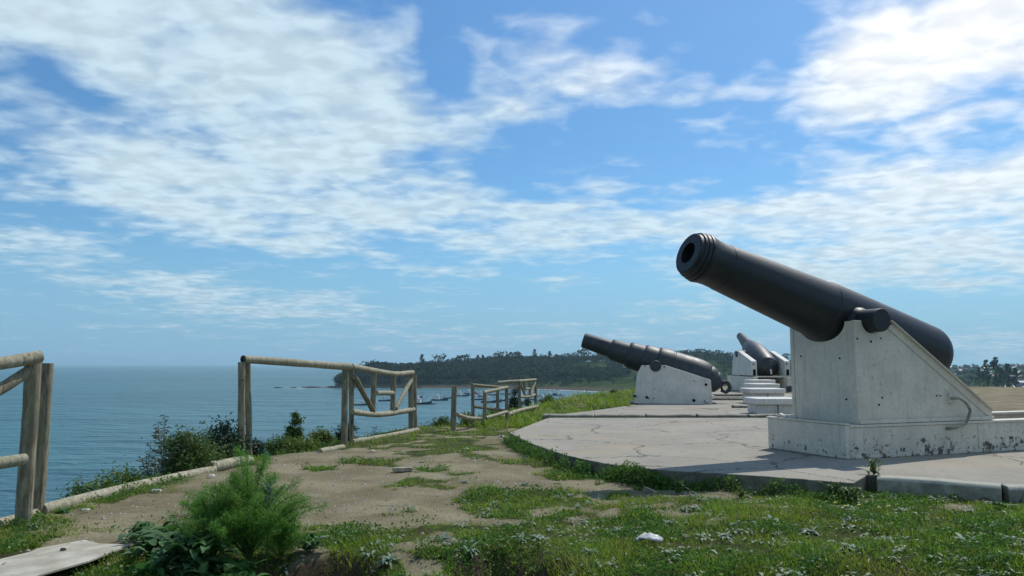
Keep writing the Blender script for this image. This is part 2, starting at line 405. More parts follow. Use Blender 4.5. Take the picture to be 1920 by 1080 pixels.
k = t.mix(t.mr(n, .35, .68), (.16, .138, .080), (.275, .245, .155))
k = t.mix(t.mr(f, .35, .75, 0, .6), k, (.16, .125, .08))
ps = t.m('MULTIPLY', t.mr(peb.outputs['Distance'], .20, .12), t.mr(t.n('SeparateColor', {0: pc.outputs['Color']}).outputs[0], .82, .88))
k = t.mix(ps, k, (.47, .45, .40))
k = t.mix(t.mr(t.noise(t.n('Mapping', {'Vector': c, 'Scale': (1, 2.2, 1)}).outputs[0], 3.3, 8, .72), .57, .66, 0, .55), k, (.10, .095, .05))
att = t.n('Attribute', attribute_name='turf'); gm = t.mr(t.m('ADD', att.outputs['Fac'], t.m('MULTIPLY', t.m('SUBTRACT', f, .5), .9)), .35, .7)
turf = t.mix(t.mr(t.noise(c, 4, 5), .4, .62), (.03, .045, .012), (.075, .10, .022))  # turf colour kept dark to stand in for shadows between grass clumps
turf = t.mix(t.mr(t.noise(c, 7, 6, .7), .46, .60, 0, .85), turf, (.045, .036, .02))
k = t.mix(gm, k, turf)
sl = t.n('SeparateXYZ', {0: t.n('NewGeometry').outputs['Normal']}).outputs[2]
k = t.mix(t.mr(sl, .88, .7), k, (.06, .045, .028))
finish(t, k, .95, t.m('ADD', f, t.m('MULTIPLY', ps, .6)), .8, .02, .1); EARTH = m
g = np_mesh('ground', V, F, EARTH, smooth=True); tag(g, kind='structure')
at = g.data.attributes.new('turf', 'FLOAT', 'POINT'); at.data.foreach_set('value', GM.reshape(-1).astype(np.float32))

# ------------------------------------------------------------------ sea
SEA = -23.8
m, t = mat('sea_water'); c = posc(t)
cs = t.n('Mapping', {'Vector': c, 'Scale': (.5, 1, 1), 'Rotation': (0, 0, R(12))}).outputs[0]
w1 = t.noise(cs, .22, 6, .65); w2 = t.noise(cs, .012, 5, .6); w3 = t.noise(t.n('Mapping', {'Vector': c, 'Scale': (.25, 1.2, 1)}).outputs[0], .0035, 4, .55)
k = t.mix(t.mr(w3, .38, .64), (.012, .085, .11), (.022, .125, .145))
k = t.mix(t.mr(w2, .4, .65, 0, .5), k, (.028, .15, .16))
finish(t, k, .32, t.m('ADD', t.m('MULTIPLY', w1, 1.3), t.m('MULTIPLY', t.noise(cs, .045, 5, .6), 6)), 1.0, 1.6, .42); WATER = m
b = MB(); L = 60000; b.add([(-L, -2000, SEA), (L, -2000, SEA), (L, L, SEA), (-L, L, SEA)], [(0, 1, 2, 3)])
tag(b.build('sea', WATER), kind='structure')

# ------------------------------------------------------------------ far land
KX = [560, 600, 628, 640, 690, 750, 850, 950, 1050, 1190, 1300, 1400, 1500, 1650, 1790, 1920, 2200, 2600]
KS = [860, 860, 856, 852, 850, 850, 846, 838, 790, 700, 640, 600, 580, 560, 560, 560, 560, 560]      # depth of the shore
KR = [868, 868, 876, 890, 905, 930, 980, 1030, 1060, 1090, 1120, 1150, 1250, 1500, 1700, 1750, 1750, 1750]  # depth of the ridge
KY = [760, 745, 728, 712, 694, 697, 689, 679, 680, 672, 669, 678, 688, 692, 691, 689, 687, 684]        # picture row of the ridge ground
def far_pt(px, t):
    """t<0 foreshore and below, 0 shore, 1 ridge, >1 behind"""
    ds = np.interp(px, KX, KS); dr = np.interp(px, KX, KR); yr = np.interp(px, KX, KY)
    zr = CAMZ + (683 - yr) / FPX * dr
    dep = np.where(t < 0, ds * (1 + .55 * t), np.where(t <= 1, ds + (dr - ds) * t, dr + (t - 1) * 400))
    land = sstep(1120, 1200, px); zs = SEA + .2
    prof = np.interp(px, [628, 700, 1000, 1200, 1700], [.45, .5, .75, .95, 1.15])
    up = np.clip(t, 0, 1) ** prof
    bench = .10 * np.sin(np.clip(t, 0, 1) * 9 + px * .006) * np.clip(t, 0, 1) * (1 - np.clip(t, 0, 1)) * 4
    z = zs + (zr - zs) * np.clip(up + bench * sstep(900, 1100, px), 0, 1.05)
    x = (px - 960) / FPX * dep
    z = z + (fbm(x * .02, dep * .02) - .5) * 7 * np.clip(t * 3, 0, 1) * np.clip(1.3 - t, .25, 1)
    z = np.where(t < 0, np.where(land > .5, SEA + .25, SEA - 3 * np.clip(-t * 8, 0, 1)), z)
    z = np.where(t > 1, z - (t - 1) * 30, z)
    return x, dep, z
px_ = np.concatenate([np.arange(590, 1960, 7.0), np.arange(1960, 2600, 30.0)]); t_ = np.array([-1.5, -1, -.6, -.3, -.1, -.02, 0, .02, .05, .1, .16, .23, .31, .4, .5, .6, .7, .8, .9, 1, 1.1, 1.3, 1.6])
PX, TT = np.meshgrid(px_, t_, indexing='ij'); hx, hy, hz = far_pt(PX, TT)
V = np.stack([hx, hy, hz], -1).reshape(-1, 3); I = np.arange(PX.size).reshape(PX.shape)
F = np.stack([I[:-1, :-1], I[1:, :-1], I[1:, 1:], I[:-1, 1:]], -1).reshape(-1, 4)
m, t = mat('far_hillside'); c = posc(t); z = t.n('SeparateXYZ', {0: c}).outputs[2]
n = t.noise(c, .012, 6, .6); f = t.noise(c, .09, 5, .65)
k = t.mix(t.mr(n, .42, .6), (.028, .045, .018), (.060, .082, .030))
k = t.mix(t.mr(f, .5, .68, 0, .6), k, (.02, .03, .012))
k = t.mix(t.mr(t.m('ADD', z, t.m('MULTIPLY', f, 6)), SEA + 7.5, SEA + 4, 0, 1), k, (.105, .085, .065))
sl = t.n('SeparateXYZ', {0: t.n('NewGeometry').outputs['Normal']}).outputs[2]
k = t.mix(t.mr(sl, .72, .5), k, (.07, .06, .05))
finish(t, k, 1, f, .6, 2, 0); HILLM = m
tag(np_mesh('hills', V, F, HILLM, smooth=True), kind='structure')

# crown templates for far trees
def crown_template(kind, n, seed):
    r = np.random.default_rng(seed)
    if kind == 'round':
        K = 9; cc = r.normal(0, 1, (K, 3)); cc /= np.linalg.norm(cc, axis=1)[:, None]; cc *= np.array([.30, .30, .26]) * r.uniform(.6, 1.1, (K, 1)); cc[:, 2] += .62; cr = r.uniform(.14, .24, K)
    elif kind == 'flat':
        K = 11; cc = np.stack([r.uniform(-.36, .36, K), r.uniform(-.36, .36, K), r.uniform(.45, .9, K)], -1); cr = r.uniform(.12, .2, K)
    else:
        K = 10; h = np.linspace(.22, .96, K); a = r.uniform(0, 6.28, K); w_ = (1 - h) * .22
        cc = np.stack([np.cos(a) * w_, np.sin(a) * w_, h], -1); cr = .05 + (1 - h) * .20
    i = r.integers(0, K, n); d = r.normal(0, 1, (n, 3)); d /= np.linalg.norm(d, axis=1)[:, None]
    p = cc[i] + d * cr[i][:, None] * r.uniform(.6, 1.08, (n, 1)) * np.array([1, 1, .8])
    return p
def leaf_quads(P, size, r, flat=0.0, aspect=.6, up=0.0):
    n = len(P); a = r.normal(0, 1, (n, 3)); a[:, 2] = a[:, 2] * (1 - flat) + up; a /= np.linalg.norm(a, axis=1)[:, None]
    b = np.cross(a, r.normal(0, 1, (n, 3))); b /= np.linalg.norm(b, axis=1)[:, None]
    s = (size * r.uniform(.6, 1.3, n))[:, None] if np.ndim(size) == 0 else size[:, None]
    V = np.stack([P - a * s, P + b * s * aspect, P + a * s, P - b * s * aspect], 1)
    return V.reshape(-1, 3), np.arange(4 * n).reshape(n, 4)
TEMPL = {k: [leaf_quads(crown_template(k, 170, 10 * i + len(k)), .062, np.random.default_rng(i)) for i in range(4)] for k in ('round', 'flat', 'cone')}
# the wood that covers the headland: one mass nobody could count
VV = []; FF = []; off = 0; r = np.random.default_rng(11)
for i in range(4200):
    px = r.uniform(634, 1560) if i < 3500 else r.uniform(1560, 1990)
    tt = r.uniform(.03, 1.06) ** .9
    x, y, z = far_pt(np.array(px), np.array(tt))
    dn = fbm(x * .012 + 9, y * .010 + (z * .03), 3)
    open_ = (px > 985) and (tt < .80) and dn < .57
    if open_ and r.random() < .93: continue
    if px > 1560 and r.random() < .25 and tt > .25: continue
    k = 'round' if r.random() < .8 else ('cone' if r.random() < .5 else 'flat')
    v, f = TEMPL[k][r.integers(4)]; h = r.uniform(8, 14) * (1 if px > 700 else .8) * (.6 if tt < .15 else 1); wd = h * r.uniform(.9, 1.3)
    a = r.uniform(0, 6.28); ca, sa = math.cos(a), math.sin(a)
    q = v * np.array([wd, wd, h]); q = np.stack([q[:, 0] * ca - q[:, 1] * sa, q[:, 0] * sa + q[:, 1] * ca, q[:, 2] - h * .16], -1) + np.array([x, y, z])
    VV.append(q); FF.append(f + off); off += len(v)
wood = np_mesh('woodland', np.concatenate(VV), np.concatenate(FF), L_FAR)
tag(wood, 'dark woodland covering the headland and the slopes across the bay', 'woodland', kind='stuff')
# skyline trees one can tell apart
protos = {}
for k in ('round', 'flat', 'cone'):
    for i in range(3):
        v, f = TEMPL[k][i]; me = bpy.data.meshes.new('crown'); me.from_pydata([tuple(p) for p in v], [], [tuple(q) for q in f]); me.materials.append(L_FAR)
        b = MB(); b.tube([(0, 0, -.12), (.01, 0, .35), (0, .01, .72)], [.028, .02, .008], 6)
        for a in (0.4, 2.3, 4.4): b.tube([(0, 0, .42), (.16 * math.cos(a), .16 * math.sin(a), .68)], [.012, .004], 5)
        tm = bpy.data.meshes.new('trunk'); tm.from_pydata(b.v, [], b.f); tm.materials.append(BARK)
        protos[k, i] = (me, tm)
KN = {'round': ('broadleaf_tree', 'round-crowned'), 'flat': ('umbrella_tree', 'flat-topped'), 'cone': ('conifer_tree', 'pointed conifer')}
sky_trees = [  # px, picture row of the top, kind, height m
 (668, 690, 'round', 8, 'low tree nearest the seaward tip of the headland'), (692, 681, 'flat', 11, 'flat-topped tree second from the seaward tip of the headland'),
 (703, 680, 'flat', 11.5, 'flat-topped tree in the clump at the headland tip, left of the leaning one'), (716, 681, 'flat', 11, 'leaning flat-topped tree on the right side of the tip clump'),
 (733, 683, 'flat', 9, 'small flat-topped tree before the gap in the headland skyline'), (756, 683, 'round', 9, 'round tree just after the gap in the headland skyline'),
 (768, 682, 'round', 10, 'broad tree left of the tall ragged tree on the headland'), (791, 670, 'cone', 17, 'tall ragged pointed tree standing above the headland skyline'),
 (812, 676, 'round', 11, 'rounded tree right of the tall ragged pointed tree'), (827, 668, 'flat', 14, 'tall thin tree with a small flat crown over the headland'),
 (846, 674, 'round', 11, 'wide dark tree between two thin flat crowns'), (866, 667, 'flat', 15, 'thin tree with flat crown left of the middle of the wood'),
 (883, 674, 'round', 10, 'dark round tree above the broken zigzag fence'), (896, 670, 'cone', 12, 'first of two narrow pointed trees on the skyline'),
 (905, 670, 'cone', 12, 'second of two narrow pointed trees on the skyline'), (924, 666, 'round', 12, 'round tree left of the big domed crown'),
 (938, 662, 'flat', 13, 'flat crowned tree touching the big domed crown'), (962, 661, 'round', 20, 'big domed tree, the widest crown on the headland skyline'),
 (984, 672, 'round', 10, 'small round tree in the dip before the solitary pine'), (1002, 660, 'cone', 17, 'solitary conical pine rising from the dip in the skyline'),
 (1018, 668, 'flat', 11, 'flat tree right of the solitary conical pine'), (1031, 663, 'cone', 14, 'pointed tree above the farthest log fence'),
 (1048, 668, 'flat', 10, 'low flat tree left of the rise behind the stepped cannon'), (1072, 660, 'round', 15, 'dense round tree near the muzzle of the stepped cannon'),
 (1094, 656, 'round', 16, 'high round tree just above the muzzle of the stepped cannon'), (1122, 662, 'round', 12, 'tree behind the thin end of the stepped barrel'),
 (1285, 655, 'round', 14, 'tree rising over the breech end of the stepped barrel'), (1306, 656, 'round', 13, 'second tree over the breech of the stepped barrel'),
 (1327, 657, 'flat', 13, 'flat-topped tree between the stepped cannon and the far cannon'), (1348, 658, 'round', 12, 'round tree between the two smaller cannons'),
 (1366, 660, 'round', 11, 'tree just left of the farthest cannon muzzle'), (1400, 664, 'round', 12, 'tree hidden partly by the farthest barrel'),
 (1476, 664, 'round', 13, 'tree between the farthest cannon and the big white carriage')]
cnt = {}
for (px, top, k, h, lab) in sky_trees:
    dr = float(np.interp(px, KX, KR)) * .985
    zt = aty(px, top, dr).z; p = aty(px, top, dr); h *= 1.25; zt += 2.2
    o = thing(KN[k][0], (p.x, dr, zt - h * .96), lab, 'tree', 'trees along the far headland skyline')
    i = cnt.get(k, 0); cnt[k] = i + 1
    wd = h * (1.25 if k == 'round' else 1.2 if k == 'flat' else 1.0)
    o.scale = (wd * 1.15, wd * 1.15, h); o.rotation_euler = (0, 0, random.uniform(0, 6))
    for nm, me in (('crown', protos[k, i % 3][0]), ('trunk', protos[k, i % 3][1])):
        q = bpy.data.objects.new(nm, me); COL.objects.link(q); q.parent = o

def far_solve(px, py):
    """far-land point seen at picture (px,py)"""
    ts = np.linspace(.01, 1, 240); x, y, z = far_pt(np.full(240, float(px)), ts)
    row = 683 - (z - CAMZ) / y * FPX; j = int(np.argmin(np.abs(row - py))); return x[j], y[j], z[j]
# conifers below the town on the right
for (px, base, h, lab) in [(1845, 727, 22, 'tall dark conifer below the town, left one of the row'), (1862, 731, 26, 'tallest dark conifer below the town'), (1885, 734, 22, 'dark conifer right of the tallest one below the town'),
                      (1898, 735, 19, 'dark conifer at the right end of the row below the town'), (1872, 733, 18, 'shorter conifer tucked in the row below the town'), (1830, 724, 15, 'small conifer at the left end of the row below the town')]:
    x, y, z = far_solve(px, base); x = x / y * 640; z = CAMZ - (base - 683) / FPX * 640
    o = thing('conifer_tree', (x, 640, z), lab, 'tree', 'conifers below the town'); o.scale = (h * .9, h * .9, h); o.rotation_euler = (0, 0, px)
    for nm, me in (('crown', protos['cone', px % 3][0]), ('trunk', protos['cone', px % 3][1])):
        q = bpy.data.objects.new(nm, me); COL.objects.link(q); q.parent = o
# town houses
def flatmat(name, c, rough=.7):
    m, t = mat(name); p = posc(t); finish(t, t.mix(t.noise(p, 1.5, 4), tuple(x * .8 for x in c), c), rough); return m
WALLS = [flatmat('wall_cream', (.55, .50, .42)), flatmat('wall_white', (.66, .66, .64)), flatmat('wall_blue', (.30, .38, .45)), flatmat('wall_brown', (.28, .19, .13))]
ROOFS = [flatmat('roof_zinc', (.50, .52, .54), .5), flatmat('roof_rust', (.30, .13, .09)), flatmat('roof_grey', (.30, .31, .33))]
hp = {}
for wi in range(4):
    for ri in range(3):
        b = MB(); b.box((0, 0, 1.2), (9, 7, 4.4)); wm = bpy.data.meshes.new('wall'); wm.from_pydata(b.v, [], b.f); wm.materials.append(WALLS[wi])
        b = MB(); b.prism([(-4, 3.4), (4, 3.4), (4, 3.6), (0, 5.6), (-4, 3.6)], Matrix(((0, 0, 1, -5), (1, 0, 0, 0), (0, 1, 0, 0), (0, 0, 0, 1))), 10)
        rm = bpy.data.meshes.new('roof'); rm.from_pydata(b.v, [], b.f); rm.materials.append(ROOFS[ri]); hp[wi, ri] = (wm, rm)
r = np.random.default_rng(5)
spots = [(1795, 696), (1800, 690), (1822, 686), (1832, 688), (1838, 692), (1855, 684), (1862, 681), (1870, 684), (1879, 685), (1880, 690), (1888, 689), (1897, 686), (1912, 684), (1918, 687), (1875, 704), (1880, 708), (1893, 712), (1905, 710), (1915, 711), (1918, 725), (1908, 722), (1918, 731), (1884, 733), (1850, 700), (1830, 700)]
spots += [(r.uniform(1780, 1935), 683 + abs(r.normal(0, 12)) + 1) for _ in range(38)]
for j, (px, py) in enumerate(spots):
    x, y, z = far_solve(px, py)
    o = thing('town_house', (x, y, z), 'small far-off house on the hillside town at the right edge', 'house', 'houses of the distant hillside town')
    o.rotation_euler = (0, 0, r.uniform(-.6, .6)); s = r.uniform(.6, 1.05); o.scale = (s, s, s)
    ri = 0 if r.random() < .66 else int(r.integers(1, 3)); wi = int(r.integers(4))
    for nm, me in zip(('wall', 'roof'), hp[wi, ri]):
        q = bpy.data.objects.new(nm, me); COL.objects.link(q); q.parent = o
for (px, py, lab) in [(1175, 691, 'lone pale house on the green slope above the stepped cannon muzzle'), (1484, 683, 'lone pale house beside the left edge of the big carriage')]:
    x, y, z = far_solve(px, py); o = thing('hillside_house', (x, y, z + 1), lab, 'house')
    for nm, me in zip(('wall', 'roof'), hp[0, 0]):
        q = bpy.data.objects.new(nm, me); COL.objects.link(q); q.parent = o
# reef, surf
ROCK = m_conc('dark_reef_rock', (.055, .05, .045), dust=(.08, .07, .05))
m, t = mat('surf_foam'); c = posc(t); finish(t, (.75, .78, .80), .8, t.noise(c, .5, 4), .5, .3); FOAM = m
def lump(c, rx, ry, rz, seed, n=10):
    b = MB(); vs = []; fs = []; rr = random.Random(seed); k = n
    for i in range(1, k):
        th = math.pi * i / k
        for j in range(k):
            ph = 2 * math.pi * j / k; q = rr.uniform(.72, 1.2)
            vs.append((c[0] + rx * math.sin(th) * math.cos(ph) * q, c[1] + ry * math.sin(th) * math.sin(ph) * q, c[2] + rz * math.cos(th) * q))
    vs += [(c[0], c[1], c[2] + rz), (c[0], c[1], c[2] - rz)]
    for i in range(k - 2):
        for j in range(k): fs.append((i * k + j, (i + 1) * k + j, (i + 1) * k + (j + 1) % k, i * k + (j + 1) % k))
    T = len(vs) - 2
    for j in range(k): fs.append((T, j, (j + 1) % k)); fs.append((T + 1, (k - 2) * k + (j + 1) % k, (k - 2) * k + j))
    b.add(vs, fs); return b
for j, (px, w_, h_) in enumerate([(521, 5, 1.0), (551, 4, 1.0), (571, 4, 1.2), (584, 7, 1.8), (596, 5, 1.6), (609, 3, .9), (622, 6, 2.2)]):
    p = aty(px, 726, 858); o = lump((p.x, 858, SEA), w_, w_, h_, j).build('reef_rock', ROCK, smooth=True)
    tag(o, ['low dark reef rock farthest out to sea', 'small reef rock in the surf left of the middle', 'reef rock beside the white spray', 'widest reef rock in the surf off the headland', 'reef rock between the widest one and the headland', 'tiny reef rock awash near the headland', 'tall reef rock at the foot of the headland tip'][j], 'rock', 'reef rocks off the headland')
def foam_strip(pts, wid, name='surf'):
    V = []; 
    for i, p in enumerate(pts):
        ww = wid * random.uniform(.15, 1.25)
        V += [(p[0], p[1] - ww, SEA + .12), (p[0], p[1] + ww * .6, SEA + .12)]
    F = [(2 * i, 2 * i + 2, 2 * i + 3, 2 * i + 1) for i in range(len(pts) - 1)]
    return V, F
b = MB()
for (a, c_, wd) in [(560, 634, 7), (540, 600, 3.5), (634, 760, 2.6), (780, 860, 2.0), (905, 960, 1.6), (1000, 1190, 5.5), (1030, 1120, 3.5), (640, 700, 4)]:
    pts = []
    for px in np.arange(a, c_, 2.2):
        ds = float(np.interp(px, KX, KS)) - 5 + random.uniform(-2, 2) - (8 if (a, wd) in ((540, 3.5), (1030, 3.5)) else 0); pts.append(((px - 960) / FPX * ds, ds))
    v, f = foam_strip(pts, wd); b.add(v, [q for q in f if random.random() > .13])
tag(b.build('surf_foam', FOAM), 'broken white surf along the foot of the headland and the beach', 'surf', kind='stuff')

# ------------------------------------------------------------------ fishing boats
HB = [flatmat('hull_blue', (.04, .07, .13), .4), flatmat('hull_green', (.05, .10, .09), .4), flatmat('hull_red', (.16, .05, .04), .4), flatmat('hull_dark', (.04, .045, .06), .4)]
CABM = flatmat('cabin_white', (.74, .75, .74), .4); DECKM = flatmat('boat_deck', (.30, .26, .2)); MASTM = flatmat('boat_mast', (.16, .15, .14))
def boat_meshes(hm, big):
    out = []
    secs = [(-6, 1.3, .9), (-4, 1.8, .8), (0, 2.0, .9), (3.5, 1.5, 1.3), (6, .12, 2.1)]
    vs = []; fs = []
    for (x, hw, top) in secs: vs += [(x, -hw, top), (x * .93, -hw * .55, -.5), (x * .93, hw * .55, -.5), (x, hw, top)]
    for i in range(4):
        for k in range(3): fs.append((4 * i + k, 4 * i + 4 + k, 4 * i + 5 + k, 4 * i + k + 1))
    fs += [(0, 1, 2, 3), (16, 19, 18, 17)]
    out.append(('hull', MB().add(vs, fs), HB[hm]))
    d = [(v[0], v[1] * .93, v[2] - .22) for i, v in enumerate(vs) if i % 4 in (0, 3)]
    out.append(('deck', MB().add(d, [(2 * i, 2 * i + 2, 2 * i + 3, 2 * i + 1) for i in range(4)]), DECKM))
    c = MB(); c.box((-2.1 if big else 1.2, 0, 1.9), (3.2, 2.3, 2.2)); c.box((-2.1 if big else 1.2, 0, 3.07), (3.7, 2.7, .16))
    if big: c.box((-2.4, 0, 3.8), (1.8, 1.7, 1.3))
    out.append(('cabin', c, CABM))
    mm = MB(); mm.tube([(.6, 0, .6), (.5, 0, 6.4)], .10, 6); mm.tube([(.6, 0, 2), (4.4, 0, 4.6)], .07, 6); mm.tube([(-5, 0, .8), (-5, 0, 3.6)], .07, 6); mm.tube([(-5, 0, 3.6), (.5, 0, 6.2)], .03, 5)
    out.append(('mast', mm, MASTM)); return out
BM = {}
for hm in range(4):
    for bg_ in (0, 1):
        L_ = []
        for nm, b, mt_ in boat_meshes(hm, bg_):
            me = bpy.data.meshes.new(nm); me.from_pydata(b.v, [], b.f); me.materials.append(mt_); L_.append((nm, me))
        BM[hm, bg_] = L_
def boat(px, py, s, rz, hm, bg_, lab):
    p = atz(px, py, SEA); o = thing('fishing_boat', p, lab, 'boat', 'fishing boats moored in the bay')
    o.scale = (s, s, s); o.rotation_euler = (0, 0, R(rz))
    for nm, me in BM[hm, bg_]:
        q = bpy.data.objects.new(nm, me); COL.objects.link(q); q.parent = o
for a in [(676, 760, .85, 10, 1, 0, 'fishing boat seen behind the left diagonal brace of the log fence'), (724, 752, .9, 8, 0, 1, 'fishing boat framed between the two short fence uprights'),
          (782, 746, .7, 20, 0, 0, 'small fishing boat just right of the fence end post'), (790, 758, 1.15, -8, 3, 1, 'largest fishing boat in open water with white cabin, right of the fence end'),
          (825, 751, 1.0, -5, 0, 1, 'blue fishing boat alone left of the single standing post'), (842, 747, .8, 15, 2, 1, 'fishing boat half hidden by the single standing post'),
          (866, 743, .95, -10, 0, 1, 'fishing boat just right of the single standing post'), (882, 741, .6, 0, 3, 0, 'small boat far back above the zigzag fence rail'),
          (897, 750, .95, 5, 0, 1, 'fishing boat seen through the left bay of the zigzag fence'), (921, 755, 1.15, 3, 3, 1, 'dark fishing boat seen through the nearer bay of the zigzag fence'),
          (938, 752, .8, 12, 1, 1, 'boat seen at the right end of the zigzag fence'), (1012, 744, .9, -4, 3, 1, 'boat immediately right of the farthest log fence'),
          (1074, 749, .9, 170, 0, 1, 'white-cabined boat brightest among the cluster by the beach'), (1099, 746, 1.0, 5, 2, 1, 'boat at the right end of the cluster near the green bank')]: boat(*a)
r = np.random.default_rng(21)
for i in range(34):
    px = r.uniform(995, 1135) if i < 25 else r.uniform(880, 965); py = r.uniform(738, 758) if i < 25 else r.uniform(735, 744)
    boat(px, py, r.uniform(.55, .95), r.uniform(-30, 30) + 180 * (i % 2), int(r.integers(4)), int(r.integers(2)), 'small distant fishing boat in the crowded mooring off the beach')
p = atz(809, 758, SEA); o = lump((p.x, p.y, SEA + .2), 2.6, .9, .5, 3).build('rowing_dinghy', HB[3], smooth=True); tag(o, 'low dark dinghy trailing right of the largest fishing boat', 'dinghy')

# ------------------------------------------------------------------ concrete platform
def slab(name, poly, z0, z1, mt_):
    b = MB(); b.prism(poly, Matrix.Translation((0, 0, z0)), z1 - z0); o = b.build(name, mt_, bevel=.012); return o
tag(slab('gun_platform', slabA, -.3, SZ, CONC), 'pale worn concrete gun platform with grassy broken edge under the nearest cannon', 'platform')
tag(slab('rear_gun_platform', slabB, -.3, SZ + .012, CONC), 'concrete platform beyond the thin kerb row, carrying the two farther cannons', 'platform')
def kerb(A, B, w_, z0, z1, lab, grp=None, name='kerb_stone', mt_=None):
    A = Vector(A); B = Vector(B); d = B - A; L = d.length; ang = math.atan2(d.y, d.x)
    b = MB(); c = (A + B) / 2; n = 6; rr = random.Random(int(A.x * 100))
    M = Matrix.Translation((A.x, A.y, 0)) @ Matrix.Rotation(ang, 4, 'Z')
    sec = lambda j: [(0, z0), (0, z1 - .03), (.02, z1 - .006 + j), (.05, z1 + j), (w_, z1 + j), (w_, z0)]
    vs = []; fs = []
    for i in range(n + 1):
        s_ = sec(rr.uniform(-.006, .006)); jj = rr.uniform(-.006, .006)
        vs += [M @ Vector((L * i / n, y + jj, z)) for y, z in s_]
    for i in range(n):
        for k in range(6): fs.append((6 * i + k, 6 * i + (k + 1) % 6, 6 * i + 6 + (k + 1) % 6, 6 * i + 6 + k))
    fs += [(5, 4, 3, 2, 1, 0), tuple(6 * n + k for k in range(6))]
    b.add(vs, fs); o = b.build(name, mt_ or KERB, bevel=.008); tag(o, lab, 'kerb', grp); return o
kb = kerb_b; dk = (kerb_b - kerb_a).normalized()
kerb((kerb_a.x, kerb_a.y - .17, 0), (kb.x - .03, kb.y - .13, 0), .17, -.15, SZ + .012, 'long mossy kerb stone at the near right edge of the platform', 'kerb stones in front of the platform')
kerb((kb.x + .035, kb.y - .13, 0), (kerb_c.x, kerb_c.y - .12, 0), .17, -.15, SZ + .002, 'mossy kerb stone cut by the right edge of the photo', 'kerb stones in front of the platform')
PAINT = flatmat('white_mark_paint', (.75, .76, .76))
# thin kerb row across the platform at 16 m
for j in range(7):
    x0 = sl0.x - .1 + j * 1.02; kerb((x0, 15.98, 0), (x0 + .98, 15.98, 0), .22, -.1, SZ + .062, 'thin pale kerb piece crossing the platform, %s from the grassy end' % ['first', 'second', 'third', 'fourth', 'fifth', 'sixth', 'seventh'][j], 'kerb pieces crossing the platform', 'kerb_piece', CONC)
for k_, (d_, x0, x1, hh) in enumerate([(19.3, 5.3, 7.2, .05), (23.4, 4.3, 8.0, .06), (24.6, 4.2, 7.8, .05), (26.4, 4.0, 7.8, .07)]):
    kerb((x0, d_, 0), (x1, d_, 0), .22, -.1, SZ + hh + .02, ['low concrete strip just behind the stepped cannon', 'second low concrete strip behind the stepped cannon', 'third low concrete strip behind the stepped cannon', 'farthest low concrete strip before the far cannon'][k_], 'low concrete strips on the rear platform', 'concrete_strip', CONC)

# white benches
def bench(px0, px1, ytop, d, dep, z, lab):
    x0 = aty(px0, 700, d).x; x1 = aty(px1, 700, d).x; o = thing('concrete_bench', ((x0 + x1) / 2, d + dep / 2, SZ), lab, 'bench', 'white concrete benches in the row')
    W_ = x1 - x0; rr_ = .10; pts = []
    M = Matrix.Translation((x0, d, z - .13))
    for (cx, cy, a0) in ((W_ - rr_, rr_, -90), (W_ - rr_, dep - rr_, 0), (rr_, dep - rr_, 90), (rr_, rr_, 180)):
        for k in range(5): a = R(a0 + 22.5 * k); pts.append((cx + rr_ * math.cos(a), cy + rr_ * math.sin(a)))
    b = MB(); b.prism(pts, M, .13); b.build('seat', WHITE3, o, bevel=.025)
    for s_ in (.30, .76):
        b = MB(); b.box((x0 + W_ * s_, d + dep / 2, (SZ + .02 + z - .13) / 2), (W_ * .44, dep * .8, z - .13 - SZ - .02)); b.build('leg', WHITE3, o, bevel=.02)
    return o
bench(1414, 1500, 750, 16.6, .9, .50, 'white concrete bench nearest to the big carriage, its right end hidden')
bench(1404, 1474, 733, 21.2, 1.0, .56, 'white concrete bench second in the row behind the big carriage')
bench(1411, 1463, 722, 24.8, 1.1, .60, 'white concrete bench third in the row, with rounded right end')
bench(1408, 1455, 715, 28.0, .9, .66, 'greyer bench farthest back, under the breech of the far cannon')

# ------------------------------------------------------------------ the near cannon
PH = R(21)
U = Vector((math.cos(PH), math.sin(PH), 0)); Vv = Vector((-math.sin(PH), math.cos(PH), 0)); ZZ = Vector((0, 0, 1))
O1 = atz(1587, 862, SZ); O1.z = 0
def L1(u, v, z): return O1 + U * u + Vv * v + ZZ * z
def M1(u0, v0, z0, a, b_, c_):
    """frame with local x=a, y=b, z=c at (u0,v0,z0)"""
    p = L1(u0, v0, z0); return Matrix(((a.x, b_.x, c_.x, p.x), (a.y, b_.y, c_.y, p.y), (a.z, b_.z, c_.z, p.z), (0, 0, 0, 1)))
WID = 1.31; B0 = SZ; BT = .525
car = thing('gun_carriage', L1(1.2, WID / 2, SZ), 'big white wedge-shaped iron carriage, rust-chipped, nearest on the right of the photo', 'gun carriage')
RM = Matrix.Rotation(PH, 3, 'Z')
def cbox(b, u0, u1, v0, v1, z0, z1): return b.box(L1((u0 + u1) / 2, (v0 + v1) / 2, (z0 + z1) / 2), (u1 - u0, v1 - v0, z1 - z0), RM)
